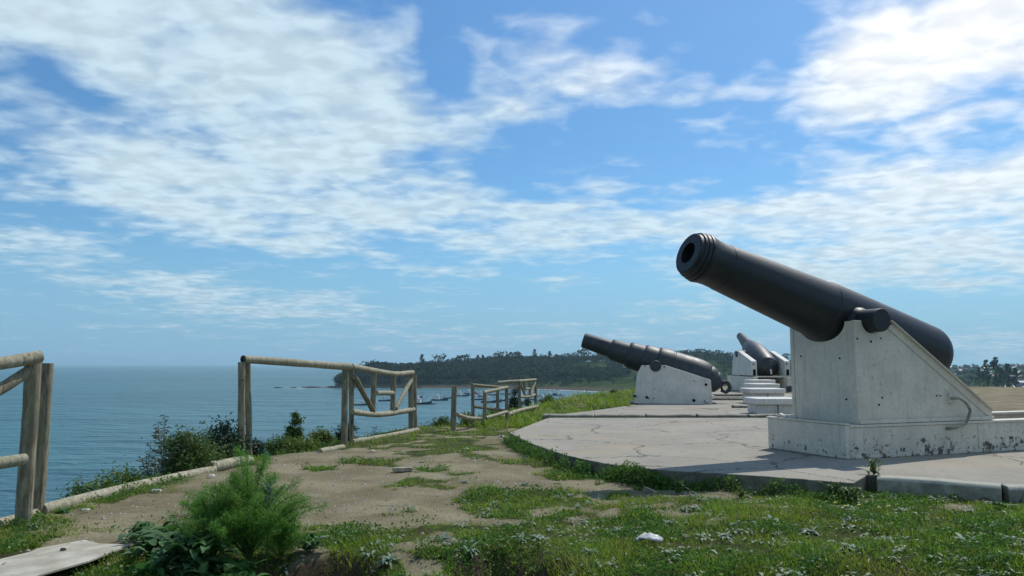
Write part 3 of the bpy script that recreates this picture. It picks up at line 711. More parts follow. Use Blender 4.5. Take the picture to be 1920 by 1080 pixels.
# slide: two long beams and front plate
for s_, (v0, v1) in enumerate([(0.0, .06), (WID - .06, WID)]):
    b = MB(); cbox(b, .062, 5.2, v0, v1, B0 + .006, BT - .03); bmo = b.build('slide_beam', WHITE2, car, bevel=.006)
    b = MB(); cbox(b, .062, 5.2, v0 - .012 if s_ == 0 else v0 - .10, v1 + .10 if s_ == 0 else v1 + .012, BT - .028, BT); b.build('flange', WHITE, bmo, bevel=.005)
    b = MB(); cbox(b, .064, 5.2, v0 - .006 if s_ == 0 else v0 - .06, v1 + .06 if s_ == 0 else v1 + .006, B0 + .002, B0 + .03); b.build('foot', WHITE2, bmo, bevel=.004)
b = MB(); cbox(b, 0, .06, -.004, WID + .004, B0 + .004, BT - .002); b.build('front_beam', WHITE, car, bevel=.008)
b = MB(); cbox(b, -.014, .058, -.016, WID + .016, BT, BT + .022); b.build('front_cap', WHITE, car, bevel=.006)
b = MB(); cbox(b, 5.2, 5.26, 0, WID, B0, BT); b.build('rear_beam', WHITE, car)
# cheeks
zb = BT + .004; zt = 1.70; u0 = .24
ol = [(u0, zb), (u0, zt), (.77, zt), (2.34, .63), (2.34, zb)]
tr_u, tr_z, tr_r = .49, 1.70, .135
def notch_poly():
    p = [(u0, zb), (u0, zt)]
    p.append((tr_u - tr_r - .008, zt))
    for k in range(1, 12):
        a = math.pi + math.pi * k / 12; p.append((tr_u + (tr_r + .008) * math.cos(a), zt + (tr_r + .008) * math.sin(a)))
    p.append((tr_u + tr_r + .008, zt)); p += ol[2:]; return p
for s_, v0 in enumerate((.05, WID - .235)):
    b = MB(); b.prism(notch_poly(), M1(0, v0 + .06, 0, U, ZZ, -Vv), .06); chk = b.build('cheek', WHITE, car, bevel=.004); nearc = chk if s_ == 0 else nearc
    # rim strip along the sloping edge and the bottom
    sl = Vector((2.34 - .77, .63 - 1.70)); L_ = sl.length; sl.normalize()
    sgn = -1 if s_ == 0 else 1; vface = v0 if s_ == 0 else v0 + .06
    b = MB(); d3 = (U * sl.x + ZZ * sl.y); n3 = (U * -sl.y + ZZ * sl.x)
    mid = L1(.77, v0 + .03, 1.70) + d3 * L_ / 2 + n3 * .006
    b.box(mid, (L_, .13, .014), Matrix((d3, Vv * 1.0, n3)).transposed()); b.build('edge_flange', WHITE, chk)
    mid = L1(.70, v0 + .03, 1.70) + d3 * L_ * .45 - n3 * .13
    b = MB(); b.box(L1(.77, vface + sgn * .006, 1.70) + d3 * L_ * .5 - n3 * .09, (L_ * .97, .010, .012), Matrix((d3, Vv * 1.0, n3)).transposed()); b.build('weld_bead', WHITE2, chk)
    b = MB(); cbox(b, u0 + .004, 2.33, vface - .035 if s_ == 0 else vface + .003, vface - .003 if s_ == 0 else vface + .035, zb + .001, zb + .045); b.build('bottom_flange', WHITE, chk, bevel=.005)
    for (uu, z_, rr_) in ([(.27, 1.49, .011), (.47, 1.46, .013), (.62, 1.50, .010), (1.44, .83, .010), (1.50, .83, .010), (.78, 1.67, .012), (.60, .82, .011), (.55, .74, .012)]):
        b = MB(); b.tube([L1(uu, vface + sgn * .001, z_), L1(uu, vface + sgn * .006, z_)], rr_, 10); b.build('bolt_hole', HOLE, chk)
    for (uu, z_) in [(.52, 1.20), (.60, .98), (.98, 1.12), (1.28, .92), (.75, .88), (1.1, .8), (.36, 1.1), (.9, 1.35), (.48, 1.05), (1.9, .72), (1.6, .90), (.68, 1.28)]:
        b = MB(); b.lathe([(0, .02), (.006, .017), (.009, .008)], L1(uu, vface, z_), Vv * sgn, 10); b.build('rivet', WHITE, chk, smooth=True)
# front plate with round cut for the barrel
cut_r = .375; FW = WID - .125; cv, cz = FW / 2, 1.76
a_end = math.acos((WID / 2 - .16) / cut_r) if (WID / 2 - .16) < cut_r else 0
pp = [(.113, zb), (FW - .113, zb), (FW - .113, 1.695), (cv + .405, 1.695)]
for k in range(0, 17):
    a = -k * math.pi / 16; pp.append((cv + .385 * math.cos(a), 1.695 + .225 * math.sin(a)))
pp += [(cv - .405, 1.695), (.113, 1.695)]
b = MB(); b.prism(pp, M1(u0 + .05, 0, 0, Vv, ZZ, -U), .045); fpo = b.build('front_plate', WHITE, car, bevel=.004)
for (v_, z_) in [(.30, 1.27), (.95, 1.3), (.22, .80)]:
    b = MB(); b.tube([L1(u0 + .006, v_, z_), L1(u0 - .001, v_, z_)], .012, 10); b.build('bolt_hole', HOLE, fpo)
b = MB(); cbox(b, u0 + .06, 2.2, .115, WID - .24, zb, zb + .03); b.build('floor_plate', WHITE, car); bmo = [k for k in kids(car) if k.name.startswith('slide_beam')][0]
# riveted patch, crowbar, row of rivets on the near beam
b = MB(); cbox(b, 2.02, 2.78, -.007, -.001, B0 + .05, BT - .05)
pat = b.build('patch_plate', WHITE2, car, bevel=.003)
for i in range(6):
    for j in range(4):
        b = MB(); b.lathe([(0, .014), (.006, .012), (.009, .005)], L1(2.10 + i * .12, -.007, B0 + .09 + j * .075), -Vv, 8); b.build('rivet', WHITE2, pat, smooth=True)
for i in range(16):
    b = MB(); b.lathe([(0, .014), (.006, .012), (.009, .005)], L1(.14 + i * .12, -.001, B0 + .065), -Vv, 8); b.build('rivet', WHITE2, bmo, smooth=True)
b = MB(); b.tube([L1(1.62, .02, .80), L1(1.70, -.05, .80), L1(1.78, -.07, .74), L1(1.82, -.08, .66), L1(1.78, -.08, .57), L1(1.74, -.07, .50), L1(1.62, -.045, .46), L1(1.50, -.02, .45)], .017, 10); b.build('bent_bar', KERB, car, smooth=True)
b = MB(); b.box(L1(1.66, .035, .80), (.10, .05, .12), RM); b.build('bar_bracket', WHITE, car, bevel=.006)
for j, (u_, v_, s_) in enumerate([(.03, 1.12, .05), (.02, 1.02, .035), (.03, .90, .045)]):
    p = L1(u_ + .02, v_, BT + .022 + s_ * .35); o = lump(p, s_ * 1.2, s_, s_ * .6, j + 40, 7).build('white_stone', WHITE3, smooth=True)
    tag(o, ['larger white stone lying on the front cap of the big carriage', 'smallest of three white stones on the big carriage front', 'white stone closest to the front plate of the big carriage'][j], 'stone', 'white stones on the carriage front')

E1 = R(18.0); AX = (-U * math.cos(E1) + ZZ * math.sin(E1)); T1 = L1(tr_u, WID / 2 - .062, tr_z + .075)
MZ = T1 + AX * 2.20
gun = thing('cannon', T1, 'big black smooth-barrelled cannon pointing up left over the nearest white carriage', 'cannon', None)
prof = [(1.1, .10), (1.1, .122), (0, .125), (0, .225), (.012, .24), (.05, .245), (.055, .262), (.075, .270), (.095, .262), (.10, .272), (.125, .282), (.145, .274), (.15, .284), (.175, .290), (.20, .284), (.26, .272), (.34, .266), (.46, .270), (.462, .274), (.475, .275), (1.2, .314), (1.90, .350), (1.93, .352), (1.94, .360), (2.05, .366), (2.6, .374), (3.62, .378)]
for k in range(1, 13):
    a = R(90 * k / 12); prof.append((3.62 + .30 * math.sin(a), .378 * math.cos(a) ** .8 if k < 12 else .03))
b = MB(); b.lathe([(t_, r_) for t_, r_ in prof], MZ, -AX, 72); o = b.build('barrel', IRON, gun, smooth=True, angle=28)
b = MB(); b.lathe([(.70, .113), (1.05, .113)], MZ, -AX, 40); b.build('bore', HOLE, gun, smooth=True)
# open bore: remove cap faces of barrel front is not needed, bore disc sits just proud
for s_ in (-1, 1):
    b = MB(); b.lathe([(.30, .17), (.40, .16), (.43, .135), (.685 if s_ < 0 else .62, .133), (.70 if s_ < 0 else .63, .128)], T1 - ZZ * .075, Vv * s_, 36); b.build('trunnion', IRON, gun, smooth=True)
b = MB(); b.lathe([(3.90, .10), (3.95, .085), (3.99, .09), (4.02, .06), (4.03, .02)], MZ, -AX, 20); b.build('cascabel', IRON, gun, smooth=True)

# ------------------------------------------------------------------ second cannon (stepped barrel)
D2 = 21.2
def P2(px, py, dy=0): return aty(px, py, D2 + dy)
c2 = thing('gun_carriage', (P2(1268, 758).x, D2 + .6, SZ), 'low white plank-sided carriage under the stepped barrel, in the middle distance', 'gun carriage')
zs2 = lambda py: aty(1260, py, D2).z; xs2 = lambda px: aty(px, 720, D2).x
poly = [(1196, 757), (1202, 701), (1211, 685), (1228, 685)]
cxp = [(xs2(a), zs2(b_)) for a, b_ in poly]
tx, tz = xs2(1237), zs2(687)
for k in range(1, 8): a = math.pi + math.pi * k / 8; cxp.append((tx + .13 * math.cos(a), tz + .02 + .13 * math.sin(a)))
cxp += [(xs2(a), zs2(b_)) for a, b_ in [(1247, 685), (1256, 685), (1338, 712), (1340, 758)]]
MX = lambda y: Matrix(((1, 0, 0, 0), (0, 0, -1, y), (0, 1, 0, 0), (0, 0, 0, 1)))
for y_ in (D2 + .14, D2 + 1.12):
    b = MB(); b.prism(cxp, MX(y_), .14); ck2 = b.build('cheek', WHITE3, c2, bevel=.01); c2n = ck2 if y_ < D2 + .5 else c2n
b = MB(); b.box((xs2(1268), D2 + .56, SZ + .06), (xs2(1330) - xs2(1205), .70, .08)); b.build('floor_plate', WHITE, c2)
b = MB(); b.box((xs2(1215), D2 + .56, .62), (.10, .838, .80)); b.build('front_plate', WHITE, c2)
for (px, py, rr_) in [(1217, 686.5, .018), (1252.5, 688, .018), (1220, 745, .035), (1223, 747, .02), (1329, 721, .035), (1307, 714, .016), (1307, 750.5, .04), (1328, 751.5, .028), (1233, 747, .014), (1234, 729, .012), (1199, 743, .03)]:
    p = P2(px, py); b = MB(); b.tube([p + Vector((0, -.002, 0)), p + Vector((0, -.016, 0))], rr_, 12); b.build('bolt_hole', HOLE, c2n)
for (px, py) in [(1341, 744), (1331, 752)]:
    p = P2(px, py); b = MB(); b.lathe([(0, .055), (.05, .05), (.07, .03)], p, (0, -1, 0), 14); b.build('axle_boss', WHITE3, c2, smooth=True)
# slide rails under it
b = MB(); b.box((xs2(1268), D2 + .6, SZ + .02), (2.25, 1.15, .03)); b.build('slide_rail', IRON2, c2)
g2 = thing('cannon', (tx, D2 + .6, tz), 'dark grey stepped cannon with ring at the breech, pointing up left in the middle distance', 'cannon')
mu = aty(1093, 637, D2 + .62); br = aty(1350, 719, D2 + .62); mu.y = D2 + .62; br.y = D2 + .62
ax2 = (br - mu); Lb = ax2.length; ax2.normalize(); s0 = Lb / 260.0
sp = lambda px: (px - 1093) * s0 * 1.0
pr2 = [(.6, .08), (.6, .088), (0, .09), (0, .165), (.012, .185), (.05, .195), (sp(1145), .205)]
for (a, b_, r0, r1) in [(1145, 1178, .205, .250), (1178, 1206, .254, .295), (1206, 1231, .298, .335), (1231, 1258, .338, .376)]:
    for k in range(6): q = math.pi / 2 * k / 5; pr2.append((sp(a) + .13 * (1 - math.cos(q)), r0 + (r1 - r0) * math.sin(q)))
    pr2.append((sp(b_), r1 + .003))
pr2 += [(sp(1259), .368), (sp(1261), .366), (sp(1262), .374), (sp(1298), .380), (sp(1312), .372), (sp(1322), .350), (sp(1327), .322), (sp(1329), .305), (sp(1332), .305), (sp(1338), .278), (sp(1341), .248), (sp(1342), .230), (sp(1345), .222), (sp(1350), .16), (sp(1353), .09), (sp(1354), .02)]
pr2 = [(t_, r_ * (1.08 + .16 * min(1, max(0, (t_ - .3) / 1.2)))) if t_ > 0 else (t_, r_) for t_, r_ in pr2[3:]]; pr2 = [(.6, .08), (.6, .088), (0, .09)] + pr2
b = MB(); b.lathe(pr2, mu, ax2, 56); b.build('barrel', IRON2, g2, smooth=True, angle=25)
b = MB(); b.lathe([(.1, .087), (.5, .087)], mu, ax2, 24); b.build('bore', HOLE, g2)
b = MB(); b.lathe([(.2, .15), (.62, .15), (.66, .14), (.67, .05)], (tx, D2 + .62, tz + .01), (0, -1, 0), 30); b.build('trunnion', IRON2, g2, smooth=True)
b = MB(); b.lathe([(.2, .15), (.62, .15), (.66, .14), (.67, .05)], (tx, D2 + .62, tz + .01), (0, 1, 0), 30); b.build('trunnion', IRON2, g2, smooth=True)
rc = aty(1357, 725, D2 + .62); b = MB(); pts = [rc + Vector((math.cos(a) * .125, 0, math.sin(a) * .135)) for a in np.linspace(.3, 2 * math.pi + .3, 8)]
b.tube(pts, .058, 8); b.build('breech_ring', IRON2, g2, smooth=True)

pv_ = Vector((c2.location.x, D2 + .6, 0)); RZ = Matrix.Rotation(R(-9), 3, 'Z')
for o in (c2, g2): o.location = pv_ + RZ @ (o.location - pv_); o.rotation_euler = (0, 0, R(-9))
# ------------------------------------------------------------------ third cannon, seen from behind
c3 = thing('gun_carriage', (9.65, 31, SZ), 'white carriage with sloping cheeks under the farthest cannon, seen from behind', 'gun carriage')
YZ = lambda x: Matrix(((0, 0, 1, x), (1, 0, 0, 0), (0, 1, 0, 0), (0, 0, 0, 1)))
for x0 in (8.94, 10.18):
    b = MB(); b.prism([(30, .78), (30, 1.32), (31.7, 1.72), (32.3, 1.72), (32.6, 1.3), (32.7, .78)], YZ(x0), .20); ck3 = b.build('cheek', WHITE3, c3, bevel=.012)
    b = MB(); b.prism([(29.6, .18), (29.6, .74), (33.2, .74), (33.2, .18)], YZ(x0 - .06), .16); b.build('slide_beam', WHITE, c3, bevel=.01)
    b = MB(); b.box((x0 + .10, 29.994, .90), (.10, .02, .22)); b.build('socket_hole', HOLE, ck3)
    b = MB(); b.box((x0 + .07, 29.99, 1.21), (.05, .03, .05)); b.build('bolt_hole', HOLE, ck3)
    b = MB(); b.box((x0 + .05, 29.57, .30), (.30, .06, .20)); b.build('wheel_housing', IRON2, c3)
b = MB(); b.box((9.66, 30.6, .74), (1.1, 1.2, .05)); b.build('cross_plate', WHITE, c3)
b = MB(); b.box((9.66, 32.4, .9), (1.03, .08, .9)); b.build('front_plate', WHITE, c3)
b = MB(); b.box((10.9, 29.7, .72), (.8, .5, .05)); b.build('shelf', WHITE3, c3)
b = MB(); b.box((10.9, 29.75, .45), (.10, .3, .48)); b.build('shelf_leg', WHITE3, c3)
b = MB(); b.box((10.95, 29.8, .93), (.9, .3, .13)); b.build('elevating_gear', IRON, c3)
g3 = thing('cannon', (9.66, 31.6, 1.5), 'farthest cannon seen from its rounded breech, barrel tapering up and away to the left', 'cannon')
bA = Vector((9.70, 30.35, .98)); bM = aty(1388, 630, 34.0); d3 = (bM - bA).normalized(); L3 = (bM - bA).length
pr3 = [(-.16, .02), (-.15, .06), (-.10, .085), (-.04, .08), (-.03, .15), (.03, .20), (.05, .25), (.12, .29), (.14, .33), (.22, .38), (.25, .42), (.40, .455), (.9, .47), (1.0, .48), (1.6, .455), (2.2, .385), (2.25, .36), (2.6, .29), (2.65, .25), (L3 - .5, .195), (L3 - .45, .18), (L3 - .05, .165), (L3, .155), (L3, .07)]
b = MB(); b.lathe(pr3, bA, d3, 48); b.build('barrel', IRON2, g3, smooth=True, angle=25)
b = MB(); b.tube([(8.90, 31.9, 1.62), (10.20, 31.9, 1.62)], .13, 20); b.build('trunnion', IRON, g3, smooth=True)
p = bA + d3 * .1; b = MB(); b.tube([p + Vector((0, -.3, .0)), p + Vector((.02, -.3, -.18))], .03, 8); b.build('vent_lever', WHITE3, g3)

# ------------------------------------------------------------------ log fences
def log(pts, r_, name, parent, mt_=WOOD):
    q = []; pts = [Vector(p) for p in pts]
    for i in range(len(pts) - 1):
        for k in range(4): q.append(pts[i].lerp(pts[i + 1], k / 4))
    q.append(pts[-1]); rr = [r_ * random.uniform(.93, 1.05) for _ in q]; q = [q[0]] + [p + Vector((random.uniform(-1, 1), random.uniform(-1, 1), random.uniform(-1, 1))) * r_ * .09 for p in q[1:-1]] + [q[-1]]
    if len(pts) > 2:   # smooth the bend
        for _ in range(2): q = [q[0]] + [(q[i - 1] + q[i] * 2 + q[i + 1]) / 4 for i in range(1, len(q) - 1)] + [q[-1]]
    b = MB(); b.tube(q, rr, 14); return b.build(name, mt_, parent, smooth=True, angle=50)
def gz(x, y): return float(ground_z(np.array([x]), np.array([y]))[0])
# left fence at the frame edge
f1 = thing('log_fence', atz(45, 984, 0), 'grey log fence cut off by the left edge of the photo', 'fence')
A = atz(43, 984, 0); log([A - ZZ * .2, aty(62, 679, A.y)], .057, 'post', f1)
Bp = atz(68, 962, 0); log([Bp - ZZ * .2, aty(88, 681, Bp.y)], .055, 'post', f1)
log([aty(-130, 703, 5.25), aty(74, 669, 5.98)], .047, 'rail', f1, WOODL)
log([aty(-130, 812, 5.3), aty(56, 694, 5.95)], .042, 'brace', f1)
log([aty(-130, 888, 5.3), aty(47, 861, 5.88)], .043, 'rail', f1, WOODL)
pl_ = atz(-140, 1100, 0); 
# middle fence
A1 = atz(453, 861, 0); A2 = atz(465, 858, 0) + Vector((0, .10, 0)); B1 = atz(645, 836, 0); B2 = atz(657, 832, 0) + Vector((0, .1, 0)); C1 = atz(771, 808, 0); C2 = atz(779, 807, 0) + Vector((0, .1, 0))
f2 = thing('log_fence', A1, 'weathered log fence with open first bay and braced H-pattern second bay, left of centre', 'fence')
for P_, (tx_, ty_), r_ in ((A1, (453, 679), .046), (A2, (464, 676), .040), (B1, (648, 689), .048), (B2, (659, 690), .040), (C1, (770, 701), .046), (C2, (777, 702), .036)):
    t3 = aty(tx_, ty_, P_.y); log([P_ - ZZ * .25, t3], r_, 'post', f2)
log([aty(456, 673.5, A1.y + .02), onplane(560, 680.5, A1, B1), aty(657, 688, B1.y + .05)], .052, 'rail', f2, WOODL)
log([aty(659, 687, B1.y + .10), onplane(705, 696, B1, C1), onplane(742, 702.5, B1, C1), aty(774, 698.5, C1.y)], .046, 'rail', f2, WOODL)
log([onplane(660, 772, B1, C1), onplane(700, 778, B1, C1), onplane(735, 775, B1, C1), onplane(775, 768, B1, C1)], .046, 'rail', f2, WOODL)
log([onplane(665, 706, B1, C1), onplane(700, 771, B1, C1)], .042, 'brace', f2)
log([onplane(771, 712, B1, C1), onplane(742, 766, B1, C1)], .040, 'brace', f2, WOODL)
log([onplane(701, 699, B1, C1), onplane(699, 773, B1, C1)], .042, 'upright', f2)
log([onplane(738, 703, B1, C1), onplane(736, 772, B1, C1)], .044, 'upright', f2)
log([onplane(706, 737, B1, C1), onplane(737, 737, B1, C1)], .040, 'crossbar', f2, WOODL)
e0 = aty(456, 673.5, A1.y + .02); dd = (e0 - onplane(560, 680.5, A1, B1)).normalized()
b = MB(); b.tube([e0 + dd * .001, e0 + dd * .006], .050, 16); b.build('end_grain', m_wood('dark_end_grain', (.05, .04, .03), (.02, .018, .014)), f2)
for P_, z_ in ((A1, 1.02), (B1, 1.02), (B1, .42), (C1, .85)):
    b = MB(); b.lathe([(0, .012), (.010, .010), (.013, .004)], P_ + Vector((0, -.046, z_ - .02)), (0, -1, 0), 8); b.build('bolt', IRON2, f2)
# lone post with sagging rail, zigzag fence
D1 = atz(850, 808, 0); f3 = thing('fence_post', D1, 'single standing log post with a sagging rail at its foot, right of the braced fence', 'fence post')
log([D1 - ZZ * .25, aty(852, 724, D1.y)], .050, 'post', f3)
E1p = atz(909, 799, 0); log([aty(857, 777, D1.y + .05), aty(880, 785, (D1.y + E1p.y) / 2), aty(908, 785, E1p.y + .05)], .036, 'rail', f3, WOODL)
f4 = thing('log_fence', E1p, 'zigzag log fence with two joined panels before the bay, near the centre', 'fence')
F1p = atz(886, 795, 0); G1p = atz(950, 790, 0)
log([E1p - ZZ * .2, aty(909, 738, E1p.y)], .040, 'post', f4); log([F1p - ZZ * .3, aty(887, 723, F1p.y)], .036, 'post', f4)
log([G1p - ZZ * .2, aty(950, 728, G1p.y)], .040, 'post', f4); H1p = atz(934, 765, 0); log([H1p - ZZ * .6, aty(933, 722, H1p.y)], .044, 'post', f4)
log([aty(885, 721.5, F1p.y), aty(946, 727, G1p.y)], .032, 'rail', f4); log([aty(887, 762, F1p.y), aty(947, 770, G1p.y)], .032, 'rail', f4)
log([aty(907, 736, E1p.y), aty(951, 726.5, G1p.y)], .036, 'rail', f4, WOODL); log([aty(911, 784, E1p.y), aty(951, 772, G1p.y)], .036, 'rail', f4, WOODL)
Ia = atz(933, 768, 0); Ib = atz(974, 766, 0); Ic = atz(1004, 760, 0)
f5 = thing('log_fence', Ib, 'farthest braced log fence, small, with a double rail along the ground', 'fence')
for P_, (a, b_) in ((Ia, (933, 719)), (Ib, (974, 716)), (Ic, (1004, 713))): log([P_ - ZZ * .3, aty(a, b_, P_.y)], .042, 'post', f5)
log([aty(933, 717, Ia.y), aty(973, 714.5, Ib.y)], .042, 'rail', f5, WOODL); log([aty(973, 714.5, Ib.y), aty(1004, 712, Ic.y)], .040, 'rail', f5, WOODL)
log([onplane(975, 744, Ib, Ic), onplane(992, 744, Ib, Ic), onplane(1003, 740, Ib, Ic)], .038, 'rail', f5, WOODL)
log([onplane(976, 722, Ib, Ic), onplane(985, 742, Ib, Ic)], .030, 'brace', f5); log([onplane(1003, 717, Ib, Ic), onplane(995, 741, Ib, Ic)], .038, 'brace', f5, WOODL)
log([onplane(983, 716, Ib, Ic), onplane(983, 741, Ib, Ic)], .032, 'upright', f5); log([onplane(993, 715, Ib, Ic), onplane(993, 741, Ib, Ic)], .032, 'upright', f5)
log([onplane(985, 729, Ib, Ic), onplane(993, 729, Ib, Ic)], .032, 'crossbar', f5, WOODL)
log([atz(953, 777, .1), atz(975, 769, .1), atz(1008, 762, .1)], .045, 'rail', f5, WOODL); log([atz(940, 782, .02), atz(975, 775, .02), atz(1008, 766, .02)], .04, 'rail', f5, WOODL)
# logs lying along the edge
def gl(px, py, r_=.05): p = atz(px, py, 0); return Vector((p.x, p.y, max(gz(p.x, p.y), -.08) + r_ * .6))
for (a, r_, lab) in [([(-60, 1003), (66, 966)], .05, 'buried edging log at the foot of the left fence'), ([(78, 962), (200, 930), (330, 899)], .062, 'longest pale edging log, half sunk along the cliff edge'), ([(332, 897), (400, 883)], .058, 'short pale edging log between two longer ones'),
                     ([(392, 883), (468, 868)], .075, 'thick round edging log ending at the first post of the middle fence'), ([(600, 846), (643, 837)], .05, 'small pale edging piece left of the middle post pair'),
                     ([(661, 832), (720, 821), (783, 810)], .05, 'thin pale edging log under the braced fence bay')]:
    pts = [gl(x, y, r_) - ZZ * (.02 if r_ < .07 else 0) for x, y in a]; o = log(pts, r_ * .9, 'edging_log', None, WOODL); tag(o, lab, 'log', 'logs edging the cliff top')

# ------------------------------------------------------------------ plants
def shrub(px, base_d, top, halfw, n, size, lm, lab, z0=None, name='shrub', dense=1.0, grp='shrubs on the cliff edge', lean=0, clumps=26, low=-.1, aspect=.42, seed=None):
    """px centre column, depth, top row, half width in px"""
    P_ = aty(px, top, base_d); zt_ = P_.z; zb_ = gz(P_.x, P_.y) if z0 is None else z0; h = max(zt_ - zb_, .15); wd = halfw / FPX * base_d
    o = thing(name, (P_.x, base_d, zb_), lab, 'shrub', grp); r = np.random.default_rng(int(px * 7 + top) if seed is None else seed)
    c = r.normal(0, 1, (clumps, 3)); c /= np.linalg.norm(c, axis=1)[:, None]; c *= r.uniform(.25, 1, (clumps, 1)) ** .6; zl = max(zb_, min(-.30, zt_ - .3)) if base_d < 22 else zb_; n = int(n * 1.7); size *= 1.12
    cc = np.stack([c[:, 0] * wd * .85, c[:, 1] * wd * .8, (zt_ + zl) / 2 - .02 + c[:, 2] * (zt_ - zl) * .44], -1) + np.array([P_.x, base_d, 0])
    cr = r.uniform(.16, .38, clumps) * min(wd * 1.3, zt_ - zl) + .02
    cc[0] = (P_.x + lean * wd, base_d, zt_ - cr[0] * .8)
    i = r.integers(0, clumps, n); g_ = r.normal(0, .5, (n, 3)); p = cc[i] + g_ * cr[i][:, None] * np.array([1, 1, .9])
    v, f = leaf_quads(p, size, r, .2, aspect, .3); np_mesh('foliage', v, f, lm, o)
    b = MB()
    for k in range(min(clumps, 12)):
        e = Vector(cc[k]); s_ = Vector((P_.x + r.uniform(-.1, .1) * wd, base_d, zb_ - .1)); mid = s_.lerp(e, .5) + Vector((0, 0, h * .08)); b.tube([s_, mid, e], [.014, .009, .003], 5)
    b.build('stem', BARK, o); return o
def sprig_shrub(px, d, top, halfw, lab, n_st=7, leaf=.05, lm=L_GREY, z0=None, seed=1, name='leafy_shrub', grp='shrubs on the cliff edge', per=34, base_from=.15):
    P_ = aty(px, top, d); zb_ = gz(P_.x, P_.y) if z0 is None else z0; h = P_.z - zb_; wd = halfw / FPX * d
    o = thing(name, (P_.x, d, zb_), lab, 'shrub', grp); r = np.random.default_rng(seed); b = MB(); LP = []; LD = []
    for k in range(n_st):
        hh = h * (1 if k == 0 else r.uniform(.55, .95)); dx = 0 if k == 0 else r.uniform(-1, 1) * wd; dy = r.uniform(-.8, .8) * wd
        pts = [Vector((P_.x + dx * t_ ** 1.3 + .02 * math.sin(t_ * 7 + k) , d + dy * t_ ** 1.2, zb_ + hh * t_)) for t_ in np.linspace(-.05, 1, 9)]
        b.tube(pts, list(np.linspace(.012, .002, 9)), 5)
        for j in range(per):
            t_ = base_from + (1 - base_from) * (j / per) ** .8; q = t_ * 8; i0 = min(int(q), 7); p = pts[i0].lerp(pts[i0 + 1], q - i0)
            a = j * 2.4 + k; dr_ = Vector((math.cos(a), math.sin(a), r.uniform(-.1, .8))).normalized(); LP.append(p); LD.append(dr_)
    V = []; F = []
    for p, d_ in zip(LP, LD):
        L_ = leaf * r.uniform(.7, 1.5); sd = d_.cross(Vector((r.normal(), r.normal(), 1.2))).normalized() * L_ * .17; dr = Vector((0, 0, -L_ * .18)); i = len(V)
        V += [p, p + d_ * L_ * .5 + sd, p + d_ * L_ + dr, p + d_ * L_ * .5 - sd]; F.append((i, i + 1, i + 2, i + 3))
    np_mesh('foliage', np.array([tuple(v) for v in V]), np.array(F), lm, o); b.build('stem', BARK, o); return o
# left group beyond the edge log
shrub(160, 7.6, 905, 45, 1500, .018, L_MID, 'low shrub at the far left end of the cliff-edge growth', z0=-.75, clumps=16)
shrub(225, 8.6, 878, 60, 2600, .017, L_OLIVE, 'rusty green low bush left of the tall leafy shoots', z0=-.8, clumps=22)
sprig_shrub(322, 9.0, 775, 50, 'tall loose shrub with long upright leafy shoots above the edge log', 9, .07, L_GREY, -.75, 3, per=60, base_from=.3)
sprig_shrub(285, 8.6, 826, 30, 'pair of drooping leafy shoots left of the tall loose shrub', 5, .065, L_GREY, -.8, 8, per=45, base_from=.3)
shrub(345, 9.2, 808, 60, 5200, .019, L_MID, 'mid green bush at the foot of the tall leafy shoots', z0=-.9, clumps=30)
shrub(412, 10.2, 797, 60, 7000, .021, L_DARK, 'dark dense conifer-like bush left of the first post pair', z0=-1.0, clumps=34)
shrub(478, 12.0, 822, 24, 1800, .02, L_DARK, 'dark bush showing just right of the first post pair', z0=-1.2, clumps=14)
shrub(385, 9.75, 838, 60, 3600, .018, L_MID, 'low leafy growth along the back of the edge log', z0=-.7, clumps=26)
shrub(553, 13.5, 773, 15, 2200, .022, L_MID, 'narrow upright small tree behind the open fence bay', z0=-1.5, clumps=18, low=.02, name='young_tree')
shrub(530, 13.0, 820, 38, 3000, .02, L_MID, 'mid green bush under the narrow upright tree', z0=-1.3)
shrub(565, 12.2, 825, 46, 4200, .019, L_OLIVE, 'yellow-green bush in the open fence bay', z0=-1.2, clumps=30)
shrub(605, 13.0, 803, 24, 2400, .019, L_OLIVE, 'pointed olive bush left of the middle post pair', z0=-1.2, clumps=18)
shrub(612, 12.6, 832, 34, 1800, .017, L_GREY, 'grey-green low bush at the foot of the middle post pair', z0=-1.0, clumps=16)
shrub(652, 13.6, 791, 22, 3200, .019, L_DARK, 'dark rounded bush behind the middle post pair', z0=-1.2, clumps=20)
sprig_shrub(700, 13.8, 800, 34, 'sparse leafy shoots under the braced fence bay', 6, .06, L_MID, -.6, 15, per=40)
shrub(706, 13.4, 815, 36, 1300, .017, L_MID, 'small low weeds beneath the braced fence bay', z0=-.5, clumps=14)
shrub(800, 16.0, 795, 22, 1400, .018, L_GREY, 'pale grey-green bush right of the braced fence end', z0=-.7, clumps=14)
shrub(833, 17.0, 781, 24, 2600, .02, L_MID, 'green bush left of the single standing post', z0=-.9, clumps=18)
shrub(880, 17.4, 775, 26, 2400, .02, L_OLIVE, 'light green growth behind the sagging rail', z0=-.6, clumps=18)
shrub(925, 18.6, 770, 34, 2800, .02, L_OLIVE, 'light green growth inside the zigzag fence', z0=-.6, clumps=20)
shrub(966, 23.5, 728, 17, 4200, .026, L_DARK, 'dark tall bush left of the farthest braced fence', z0=-.9, clumps=24)
shrub(990, 24.0, 748, 16, 1900, .024, L_DARK, 'dark bush seen through the farthest fence panel', z0=-.8, clumps=14)
shrub(1028, 24.4, 742, 20, 3600, .026, L_MID, 'rounded green bush right of the farthest fence', z0=-.5, clumps=22)
shrub(1150, 30, 731, 7, 500, .03, L_MID, 'small pointed bush on the green bank crest', z0=0, clumps=8)
